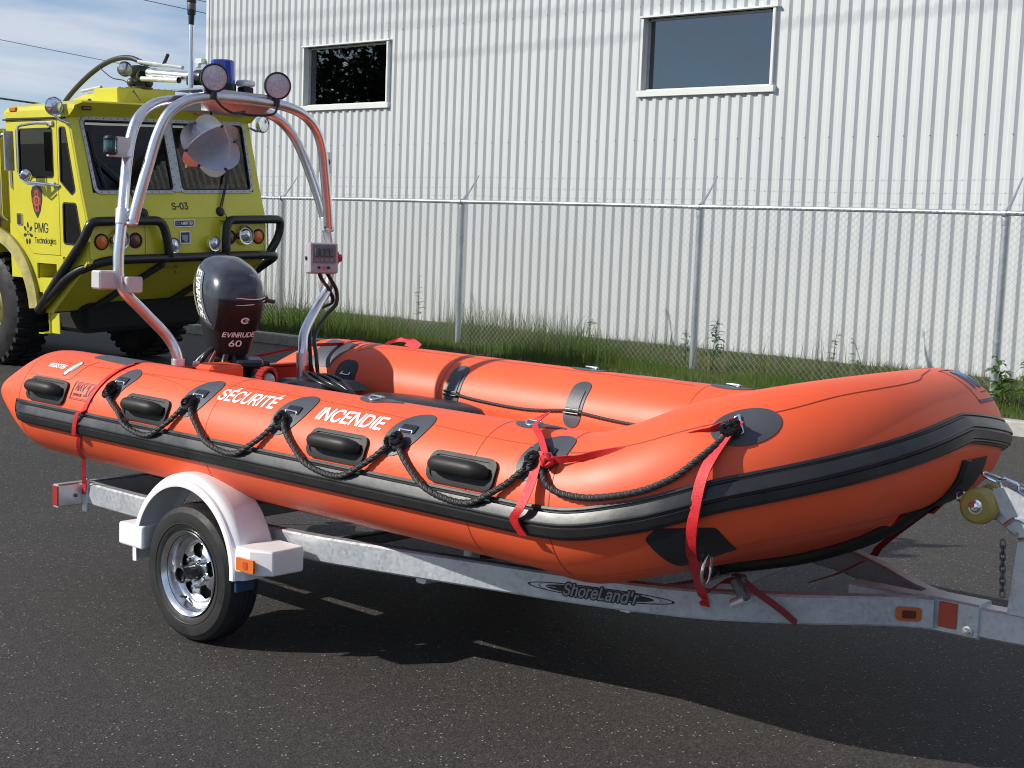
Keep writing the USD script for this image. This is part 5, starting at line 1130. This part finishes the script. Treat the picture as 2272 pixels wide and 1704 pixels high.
# windscreens: bolted aluminium frame, glass, wipers
sl = np.array([1.335 - 1.520, 0, 2.605 - 1.865]); sl /= np.linalg.norm(sl); nrm = np.array([sl[2], 0, -sl[0]])
ws0 = np.array([1.520, 0, 1.865])
def onws(m, lift=0.0): v, f = vf(m); return ws0 + v[:, :1] * np.array([0, 1., 0]) + v[:, 1:2] * sl + (v[:, 2:3] + lift) * nrm, f
Hs = float((2.595 - 1.865) / sl[2])
shapes = [Polygon([(.165, .012), (1.088, .012), (1.088, Hs - .008), (.135, Hs - .008)]).buffer(-.05).buffer(.05), Polygon([(1.178, .012), (2.095, .012), (2.125, Hs - .008), (1.178, Hs - .008)]).buffer(-.05).buffer(.05)]
for sh in shapes:
    wsp = trk.part('windscreen', onws(extrude(sh.buffer(-.012), .006), -.010), 'cab_glass', smooth=False)
    trk.part('windscreen_frame', onws(extrude(sh.buffer(.026).difference(sh.buffer(-.010)), .012)), 'seal_grey', wsp, smooth=20)
    trk.part('rubber_seal', onws(extrude(sh.buffer(-.009).difference(sh.buffer(-.022)), .016), -.002), 'gap_dark', wsp, smooth=20)
    bm = MB(); ext = sh.buffer(.010).exterior
    for d in np.arange(0, ext.length, .085):
        p_ = ext.interpolate(d); bm.add(*onws((lathe([(0, .004), (.006, .003), (.007, 0)], (p_.x, p_.y, .012), (0, 0, 1), 6))))
    trk.part('frame_bolt', bm, 'steel_dark', wsp, kind='stuff')
trk.part('centre_pillar', onws((cbox((1.133, Hs / 2, .004), (.070, Hs, .014), .004))), 'seal_grey', smooth=20)
trk.part('lower_band', MB().add(*cbox((1.601, TWd / 2, 1.605), (.006, TWd - .06, .008), .002)), 'yellow_paint')
for (y0, y1, side) in ((.64, .22, 1), (1.60, 1.93, -1)):
    wp_ = trk.part('wiper', MB().add(*onws(pipe([(y0, -.205, .03), (y0 * .6 + y1 * .4, .08, .045), (y1, .33 if side > 0 else .50, .035)], .009, 8))).add(*onws(pipe([(y0 + .025, -.205, .03), (y0 * .6 + y1 * .4 + .02, .09, .045), (y1 + .012, .33 if side > 0 else .50, .035)], .006, 8))), 'line_black')
    trk.part('wiper_blade', MB().add(*onws(pipe([(y1 - .02 * side, .62 if side > 0 else .62, .022), (y1, .33 if side > 0 else .50, .022), (y1 + .05 * side, .05 if side > 0 else .28, .022)], .008, 6))), 'line_black', wp_)
    trk.part('wiper_spindle', MB().add(*onws(lathe([(0, .05), (.035, .04), (.05, .012), (.055, 0)], (y0 + .02, -.215, .005), (0, 0, 1), 16))).add(*onws(pipe(smooth_path([(y0 + .05, -.22, .02), (y0 + .08, -.27, .03), (y0 + .06, -.32, .02), (y0 + .0, -.31, .012)], 5), .004, 6))), 'line_black', wp_)
# interior: floor, seat backs, wheel, back wall so the glass looks into a dim cab
inr = trk.part('cab_interior', MB().add(*cbox((.20, TWd / 2, 2.0), (.04, TWd - .10, 1.15), .01)).add(*cbox((.85, TWd / 2, 1.36), (1.35, TWd - .1, .04), .01)).add(*cbox((.75, TWd / 2, 2.61), (1.05, TWd - .1, .02), .005)), 'cab_brown', smooth=20)
trk.part('dashboard', MB().add(*hull([(1.50, .1, 1.80), (1.50, TWd - .1, 1.80), (1.22, .1, 1.86), (1.22, TWd - .1, 1.86), (1.20, .1, 1.50), (1.20, TWd - .1, 1.50), (1.52, .1, 1.45), (1.52, TWd - .1, 1.45)])), 'cab_dark', inr)
for y in (.45, 1.12, 1.75): trk.part('seat', MB().add(*cbox((.52, y, 1.78), (.14, .46, .75), .05, R=[[.97, 0, .22], [0, 1, 0], [-.22, 0, .97]])).add(*cbox((.75, y, 1.48), (.46, .46, .14), .05)), 'cab_dark', inr)
trk.part('steering_wheel', MB().add(*pipe([np.array([1.08, 1.72, 1.95]) + .20 * (np.array([0, 1, 0]) * math.cos(a) + np.array([-.5, 0, .86]) * math.sin(a)) for a in np.linspace(0, 2 * np.pi, 25)], .016, 8)).add(*pipe([(1.08, 1.52, 1.95), (1.08, 1.92, 1.95)], .012, 6)).add(*pipe([(1.08, 1.72, 1.95), (1.25, 1.72, 1.70)], .02, 8)), 'line_black', inr)
trk.part('document', MB().add(*cbox((1.30, 1.74, 1.90), (.16, .34, .09), .01)), 'white_fabric', inr)
trk.part('roll_brace', MB().add(*pipe([(.35, .12, 2.50), (1.25, .75, 1.85)], .03, 8)).add(*pipe([(.35, 2.0, 2.52), (1.2, .95, 1.9)], .035, 8)), 'line_black', inr)
# front face plates and lettering
fx = np.array([1., 0, 0]); fy = np.array([0, 1., 0]); fz = np.array([0, 0, 1.])
def onfront(m, y, z, lift=.001, xx=1.599): return place(m, (xx + lift, y, z), fy, fz, fx)
def ontop(m, y, z, lift=.001):      # the lower sloping face between 1.60 and 1.865
    d = np.array([1.520 - 1.598, 0, .265]); d /= np.linalg.norm(d); nn = np.array([d[2], 0, -d[0]]); v, f = vf(m); b0 = np.array([xat(z), y, z]); return b0 + v[:, :1] * fy + v[:, 1:2] * d + (v[:, 2:3] + lift) * nn, f
v, f = text('S-03', .072, True, 0, .002, .205); trk.part('lettering', ontop((v, f), 1.02, 1.690), 'ink_black', smooth=False)
pl = trk.part('maker_plate', onfront(extrude(rrect(.255, .078, .012), .004), 1.145, 1.548), 'white_fabric'); trk.part('plate_field', onfront(extrude(rrect(.232, .056, .006), .005), 1.145, 1.548), 'ink_black', pl)
v, f = text('AMERTEK', .030, True, 0, .0062, .155); trk.part('lettering', onfront((v, f), 1.098, 1.533), 'white_ink', pl, smooth=False); trk.part('plate_logo', onfront(extrude(rrect(.05, .034, .012).difference(rrect(.036, .02, .006)), .006), 1.063, 1.548), 'ink_grey', pl)
p2 = trk.part('badge_plate', onfront(extrude(rrect(.135, .135, .010), .004), 1.150, 1.400), 'white_fabric'); trk.part('plate_field', onfront(extrude(rrect(.108, .108, .004), .005), 1.150, 1.400), 'ink_navy', p2)
trk.part('plate_logo', onfront(extrude(rrect(.07, .05, .004).union(affinity.translate(rrect(.04, .05, .003), .01, -.02)), .006), 1.148, 1.402), 'ink_grey', p2)
# lamps: recessed light panels with amber / head / dark lamps
def lampround(y, z, r, name, m, lift=.0, deep=.02, bez='gap_dark', par=None):
    a = trk.part(name, lathe([(0, deep * .9), (r * .6, deep * .75), (r, deep * .3), (r, 0)], (1.60 + lift, y, z), fx, 24), m, par, smooth=True)
    trk.part('bezel', lathe([(r, -.01), (r * 1.0, deep * .55), (r * 1.12, deep * .6), (r * 1.2, deep * .2), (r * 1.22, -.01)], (1.60 + lift, y, z), fx, 24), bez, a, smooth=35); return a
for s, ya, yh, yd in ((-1, .151, .345, .545), (1, 2.114, 1.915, 1.728)):
    pn = trk.part('lamp_panel', onfront(extrude(rrect(.66, .34, .02).difference(rrect(.63, .31, .015)), .006), (ya + yd) / 2, 1.385), 'yellow_paint')
    lampround(ya, 1.385, .068, 'indicator_lamp', 'amber_lens'); lampround(yd, 1.387, .066, 'dark_lamp', 'lens_dark_red')
    lampround(yh, 1.405, .088, 'headlamp', 'lens_bright', .015, .07, 'chrome')
for y in (.95, 1.468):
    a = lampround(y, 1.328, .070, 'spot_lamp', 'lens_bright', .06, .05, 'chrome'); trk.part('lamp_body', lathe([(.072, .0), (.066, -.03), (.03, -.055), (0, -.06)], (1.66, y, 1.328), fx, 20), 'chrome', a, smooth=True); trk.part('lamp_foot', pipe([(1.655, y, 1.27), (1.655, y, 1.215)], .016, 8), 'line_black', a)
# sloping apron under the nose
trk.part('apron', MB().add(*hull([(1.595, .02, 1.165), (1.595, TWd - .02, 1.165), (.78, .06, .640), (.78, TWd - .06, .640), (.70, .06, .66), (.70, TWd - .06, .66), (1.45, .02, 1.165), (1.45, TWd - .02, 1.165)])), 'yellow_paint', smooth=20)
for y in (.62, 1.55): trk.part('apron_rib', pipe([(1.60, y + .25, 1.14), (.80, y - .15, .62)], .035, 8), 'line_black')
trk.part('tow_eye', MB().add(*lathe([(.035, -.012), (.05, 0), (.035, .012), (.022, 0), (.035, -.012)], (1.52, 1.08, 1.07), (0, 1, 0), 18)).add(*cbox((1.48, .92, 1.065), (.03, .18, .012), .003)), 'yellow_dirty')
# bull bar: one lower rail with side guards, a loop round each lamp group
br_ = .046; bb = trk.part('bull_bar', pipe(fillet_path([(.72, -.05, .66), (1.32, -.04, 1.06), (1.68, .12, 1.208), (1.70, TWd - .10, 1.190), (1.60, TWd + .14, 1.17), (1.30, TWd + .12, 1.02), (.75, TWd + .05, .66)], .22, 8), br_, 16), 'black_plastic', smooth=True)
trk.part('lamp_guard', pipe(fillet_path([(.78, -.055, .70), (1.10, -.06, .98), (1.62, -.055, 1.42), (1.69, -.02, 1.585), (1.70, .12, 1.590), (1.70, .80, 1.585), (1.70, .86, 1.40), (1.70, .88, 1.21)], [.1, .2, .16, .1, .22, .1], 8), br_, 16), 'black_plastic', bb, smooth=True)
trk.part('lamp_guard', pipe(fillet_path([(1.70, 1.60, 1.20), (1.70, 1.605, 1.42), (1.70, 1.63, 1.573), (1.70, 2.22, 1.572), (1.69, 2.36, 1.565), (1.66, 2.36, 1.40), (1.62, 2.24, 1.19)], [.08, .2, .1, .16, .16], 8), br_, 16), 'black_plastic', bb, smooth=True)
trk.part('cross_bar', pipe([(.74, -.02, .665), (.74, TWd + .02, .665)], .04, 12), 'black_plastic', bb)
# side step bracket under the door
trk.part('step_bracket', MB().add(*cbox((.90, .03, .535), (.17, .010, .215), .003)).add(*cbox((.82, .03, .535), (.010, .05, .215), .003)).add(*cbox((.80, -.02, .432), (.10, .11, .012), .003)), 'yellow_paint', smooth=20)
# wheel arch flare and wheels
def arch_flare(y, o):
    t = np.radians(np.linspace(4, 176, 40)); cc = (-.21, .62); v = []
    for a in t: v += [(cc[0] + r * math.cos(a), y + d, cc[1] + r * math.sin(a) * (.985)) for r, d in ((.895, 0), (.905, -o * .045), (.76, -o * .055), (.76, o * .25))]
    return trk.part('wheel_arch', (np.array(v).reshape(-1, 3), grid_faces(40, 4)), 'yellow_dirty', smooth=25)
arch_flare(0, 1); arch_flare(TWd, -1)
def big_wheel(x, y, o, z=.62):
    d = np.array([0, -o, 0.]); C = np.array([x, y + o * .02, z])
    w = trk.part('wheel', lathe([(.28, -.36), (.33, -.40), (.52, -.41), (.60, -.38), (.625, -.30), (.63, -.20), (.625, -.10), (.60, -.02), (.52, .02), (.42, .025), (.33, .0), (.29, -.03)], C, d, 56), 'truck_tyre', smooth=30)
    lug = MB()
    for k in range(34):
        a = k / 34 * 2 * np.pi
        for s_, off in ((0, 0.), (1, .5)):
            a2 = a + off / 34 * 2 * np.pi; rad_ = np.array([math.cos(a2), 0, math.sin(a2)]); tan = np.array([-math.sin(a2), 0, math.cos(a2)])
            h0, h1 = (-.005, -.17) if s_ == 0 else (-.375, -.21)
            lug.add(*hull([C + rad_ * r + tan * tq + d * h for r in (.60, .652) for tq in (-.030, .022) for h in (h0, h1)]))
    trk.part('tread_lug', lug, 'truck_tyre', w, smooth=20, kind='stuff')
    trk.part('rim', lathe([(.30, -.02), (.29, -.05), (.27, -.10), (.20, -.12), (.12, -.06), (.10, .0), (0, .01)], C, d, 40), 'yellow_dirty', w)
big_wheel(-.44, 0, 1, .635); big_wheel(-.44, TWd, -1, .56); big_wheel(-4.3, 0, 1, .635); big_wheel(-4.3, TWd, -1, .56)
trk.part('axle', MB().add(*pipe([(-.44, .1, .62), (-.44, TWd - .1, .58)], .10, 12)).add(*lathe([(0, .2), (.18, .12), (.2, 0), (.18, -.12), (0, -.2)], (-.36, 1.0, .6), (1, 0, 0), 16)), 'cab_dark'); trk.part('axle', pipe([(-4.3, .1, .62), (-4.3, TWd - .1, .58)], .10, 12), 'cab_dark')
trk.part('chassis', MB().add(*cbox((-2.2, .75, .82), (6.0, .14, .22), .01)).add(*cbox((-2.2, TWd - .75, .82), (6.0, .14, .22), .01)).add(*cbox((.3, TWd / 2, .95), (.9, 1.4, .35), .03)), 'underbody')
trk.part('added_undertray', MB().add(*cbox((-2.2, TWd / 2, .62), (2.6, 1.9, .75), .05)), 'underbody')  # made-up undertray, added so the space under the truck stays black
trk.part('added_light_block', MB().add(*cbox((-2.3, .16, .66), (2.3, .36, .80), .04)), 'underbody')  # made-up box, added to block the low sun under the truck
trk.part('added_light_block', MB().add(*cbox((-2.3, TWd - .16, .66), (2.3, .36, .80), .04)), 'underbody')  # matching box on the far side, also added to keep light out
trk.part('winch_box', MB().add(*cbox((.45, TWd / 2, .62), (.9, 1.5, .45), .05)), 'underbody')
# rear body, set a little wider than the cab
rbz = trk.part('rear_body', MB().add(*cbox((-2.75, TWd / 2, 2.02), (5.2, 2.50, 1.00), .03)).add(*cbox((-2.75, TWd / 2, 1.40), (5.2, 2.2, .4), .02)), 'yellow_paint', smooth=25)
trk.part('kick_strip', MB().add(*cbox((-.145, -.05, 1.545), (.03, .22, .10), .006)), 'steel_dark', rbz)
for yy in (-.145,): trk.part('grab_rail', pipe(fillet_path([(.13, -.012, 1.56), (.10, -.06, 1.60), (.10, -.06, 2.42), (.16, -.04, 2.46), (.22, -.02, 2.40), (.235, -.012, 1.9)], .05, 6), .014, 10), 'chrome')
# door furniture: badge, lettering, handle, mirror
def onside(m, x, z, lift=.001): return place(m, (x, -.003 - lift, z), fx, fz, -fy)
bdg = Polygon([(0, .165), (.075, .155), (.105, .10), (.095, .01), (.06, -.09), (0, -.165), (-.06, -.09), (-.095, .01), (-.105, .10), (-.075, .155)])
bp = trk.part('badge', onside(extrude(affinity.scale(bdg, 1.0, 1.0), .003), .700, 1.765), 'badge_dark', label='dark shield badge with red centre on the door')
cross = rrect(.085, .235, .02).union(rrect(.155, .085, .02)).union(affinity.rotate(rrect(.13, .10, .02), 45)); trk.part('badge_field', onside(extrude(affinity.scale(cross, .95, .95).difference(Point(0, .0).buffer(.03)).difference(Point(0, .068).buffer(.016)).difference(Point(0, -.065).buffer(.018)), .0045), .700, 1.775), 'badge_red', bp)
trk.part('badge_ring', onside(extrude(Point(0, 0).buffer(.050).difference(Point(0, 0).buffer(.040)), .0055), .700, 1.775), 'badge_gold', bp); trk.part('badge_centre', onside(extrude(Point(0, 0).buffer(.022), .0055), .700, 1.775), 'badge_red', bp)
def serif(t, h, w):
    return text(t, h, False, 0, .0015, w)
v, f = serif('PMG', .100, .255); trk.part('lettering', onside((v, f), .635, 1.455), 'badge_dark', smooth=False)
v, f = serif('Technologies', .062, .40); trk.part('lettering', onside((v, f), .628, 1.345), 'badge_dark', smooth=False)
for k, (dx, dz, a) in enumerate(((0, .082, 0), (-.055, .045, 40), (.055, .045, -40), (-.058, -.022, 100), (.058, -.022, 80), (-.026, -.085, 10), (.026, -.085, -10))): trk.part('logo_petal', onside(extrude(affinity.rotate(ellipse(.017, .030), a), .0015), .505 + dx, 1.445 + dz), 'badge_dark')
trk.part('logo_centre', onside(extrude(Point(0, 0).buffer(.022).difference(Point(0, 0).buffer(.015)), .0015), .505, 1.445), 'badge_dark')
dh = trk.part('door_handle', onside(extrude(rrect(.105, .125, .02), .008), .36, 1.585), 'chrome'); trk.part('handle_recess', onside(extrude(rrect(.06, .10, .012), .0095), .352, 1.582), 'gap_dark', dh)
v, f = text('S-03', .05, True, 0, .0015, .15); trk.part('lettering', onside((v, f), 1.145, 1.175), 'ink_black', smooth=False)
trk.part('side_marker', onside(extrude(rrect(.06, .06, .012), .012), 1.40, 1.275), 'amber_lens')
mr = trk.part('mirror', MB().add(*pipe(fillet_path([(1.02, -.01, 2.545), (.88, -.10, 2.55), (.70, -.20, 2.52), (.70, -.20, 2.06), (.76, -.19, 1.97), (.95, -.10, 1.955), (1.14, -.005, 1.93)], .06, 6), .013, 10)).add(*pipe(fillet_path([(.73, -.21, 2.52), (.73, -.215, 2.02), (.82, -.19, 1.95), (1.0, -.10, 1.93)], .05, 6), .009, 8)), 'chrome')
trk.part('mirror_head', MB().add(*cbox((.60, -.235, 2.275), (.025, .15, .40), .010, R=[[.9, .42, 0], [-.42, .9, 0], [0, 0, 1]])), 'seal_grey', mr)
trk.part('mirror_glass', MB().add(*cbox((.588, -.240, 2.275), (.006, .125, .37), .002, R=[[.9, .42, 0], [-.42, .9, 0], [0, 0, 1]])), 'cab_dark', mr)
trk.part('round_mirror', MB().add(*lathe([(0, .022), (.05, .014), (.068, 0), (.05, -.02), (0, -.03)], (.80, -.17, 2.03), (-.75, .45, .25), 20)), 'chrome', mr, smooth=True)
trk.part('mirror_clamp', MB().add(*cbox((1.02, -.012, 2.545), (.10, .03, .05), .008)).add(*cbox((1.05, -.03, 1.945), (.10, .03, .04), .008)), 'seal_grey', mr)
# corner spot lamps on the cab
def corner_lamp(c, d, foot, label):
    c, d = np.array(c), np.array(d) / np.linalg.norm(d)
    a = trk.part('roof_lamp', lathe([(0, -.085), (.04, -.08), (.075, -.05), (.088, -.01), (.09, .006)], c, d, 28), 'chrome', smooth=True, label=label)
    trk.part('lamp_lens', lathe([(.084, .006), (.05, .016), (0, .020)], c, d, 28), 'lens_bright', a, smooth=True); trk.part('lamp_rim', lathe([(.090, .004), (.093, .008), (.086, .014), (.082, .008)], c, d, 28), 'chrome', a)
    trk.part('lamp_bracket', pipe([c + np.array([0, 0, -.08]), (c + np.array(foot)) / 2 + np.array([0, -.02, -.05]), foot], .014, 8), 'chrome', a)
corner_lamp((1.24, -.10, 2.705), (1, -.25, 0), (1.33, .01, 2.54), 'chrome spot lamp at the door side roof corner'); corner_lamp((1.40, TWd + .14, 2.60), (1, .2, 0), (1.36, TWd - .02, 2.56), 'chrome spot lamp at the far roof corner')
# ================================================================== roof turret of the fire truck
tur = trk.part('turret_base', MB().add(*cbox((.86, 1.10, 2.845), (.44, .72, .185), .012)), 'yellow_paint', smooth=20)
trk.part('turret_locker', MB().add(*cbox((.40, .95, 2.80), (.48, .34, .10), .010)).add(*hull([(.18, .80, 2.85), (.62, .80, 2.85), (.62, 1.10, 2.85), (.18, 1.10, 2.85), (.40, .84, 2.90), (.62, .84, 2.90), (.62, 1.06, 2.90), (.40, 1.06, 2.90)])), 'yellow_paint', tur, smooth=20)
trk.part('locker_port', lathe([(0, .006), (.035, .005), (.04, 0)], (.50, .776, 2.80), (0, -1, 0), 16), 'gap_dark', tur)
trk.part('grab_tube', pipe([(.30, .82, 2.925), (.66, .82, 2.955)], .018, 8), 'seal_grey', tur)
trk.part('tail_marker', MB().add(*cbox((.17, 1.0, 2.862), (.05, .09, .055), .01)), 'red_lens', tur)
em = MB()
for y in np.linspace(.78, 1.42, 9): em.add(*lathe([(0, .006), (.007, .005), (.008, 0)], (1.06, y, 2.9375), (0, 0, 1), 6))
trk.part('base_bolt', em, 'steel_dark', tur, kind='stuff')
mon = trk.part('turret_body', MB().add(*lathe([(.14, 2.937), (.13, 2.955), (.085, 2.965), (.08, 3.00), (.10, 3.01), (.10, 3.03), (.07, 3.04), (.07, 3.10), (0, 3.11)], (.95, 1.10, 0), (0, 0, 1), 24)).add(*lathe([(.0, -.14), (.05, -.13), (.065, -.08), (.07, 0), (.065, .08), (.05, .13), (0, .14)], (.96, 1.10, 3.115), (0, 1, 0), 20)).add(*lathe([(.04, -.06), (.05, -.05), (.055, .02), (.06, .08), (.05, .09)], (.97, 1.06, 3.06), (1, 0, .1), 16)).add(*sphere((.93, 1.02, 3.00), .055, 2)).add(*sphere((1.02, 1.16, 3.0), .05, 2)), 'turret_green', tur, smooth=40)
bar = trk.part('barrel', MB().add(*lathe([(.050, 0), (.056, .02), (.056, .10), (.045, .12), (.045, .70), (.052, .72), (.052, .80), (.060, .82), (.066, .90), (.060, .91), (.045, .90)], (1.12, 1.10, 3.095), (.99, 0, -.085), 24)), 'aluminium', tur, smooth=35)
trk.part('barrel', MB().add(*lathe([(.028, 0), (.028, .62), (.032, .64)], (1.08, 1.04, 3.035), (.99, 0, -.06), 16)), 'brushed_aluminium', tur, smooth=35)
trk.part('nozzle', MB().add(*lathe([(.050, 0), (.075, .02), (.080, .10), (.072, .13), (.055, .12)], (1.93, 1.10, 3.022), (.99, 0, -.085), 24)).add(*cbox((1.93, 1.06, 2.985), (.12, .10, .09), .012)), 'black_plastic', tur, smooth=35)
trk.part('actuator', MB().add(*pipe([(1.0, 1.06, 3.215), (1.76, 1.06, 3.12)], .020, 10)).add(*pipe([(1.0, 1.13, 3.19), (1.50, 1.13, 3.15)], .016, 10)), 'seal_grey', tur)
trk.part('control_handle', pipe([(1.44, 1.06, 3.17), (1.53, 1.05, 3.26)], .018, 8), 'line_black', tur)
sl_ = trk.part('turret_lamp', lathe([(0, -.07), (.05, -.06), (.075, -.02), (.078, .01), (.082, .015), (.074, .025)], (.74, 1.06, 3.150), (.95, -.3, 0), 24), 'steel_dark', tur, smooth=35); trk.part('lamp_lens', lathe([(.074, .012), (.05, .02), (0, .024)], (.74, 1.06, 3.150), (.95, -.3, 0), 24), 'lens_bright', sl_, smooth=True)
hz = trk.part('supply_hose', pipe(smooth_path([(-.62, 1.10, 2.72), (-.43, 1.10, 2.89), (-.07, 1.10, 3.085), (.27, 1.10, 3.215), (.55, 1.10, 3.27), (.80, 1.10, 3.265), (1.0, 1.10, 3.21)], 10), .028, 12), 'hose_black', tur, smooth=True)
trk.part('lamp_wire', pipe(smooth_path([(.24, 1.08, 3.19), (.50, 1.06, 3.07), (.74, 1.05, 3.03), (1.0, .95, 2.95), (1.24, .9, 2.80)], 6), .006, 6), 'line_black', tur)
trk.part('roof_beacon', MB().add(*lathe([(0, .10), (.06, .095), (.075, .06), (.075, 0)], (1.45, 1.30, 2.775), (0, 0, 1), 20)), 'turret_green', roof, smooth=40)
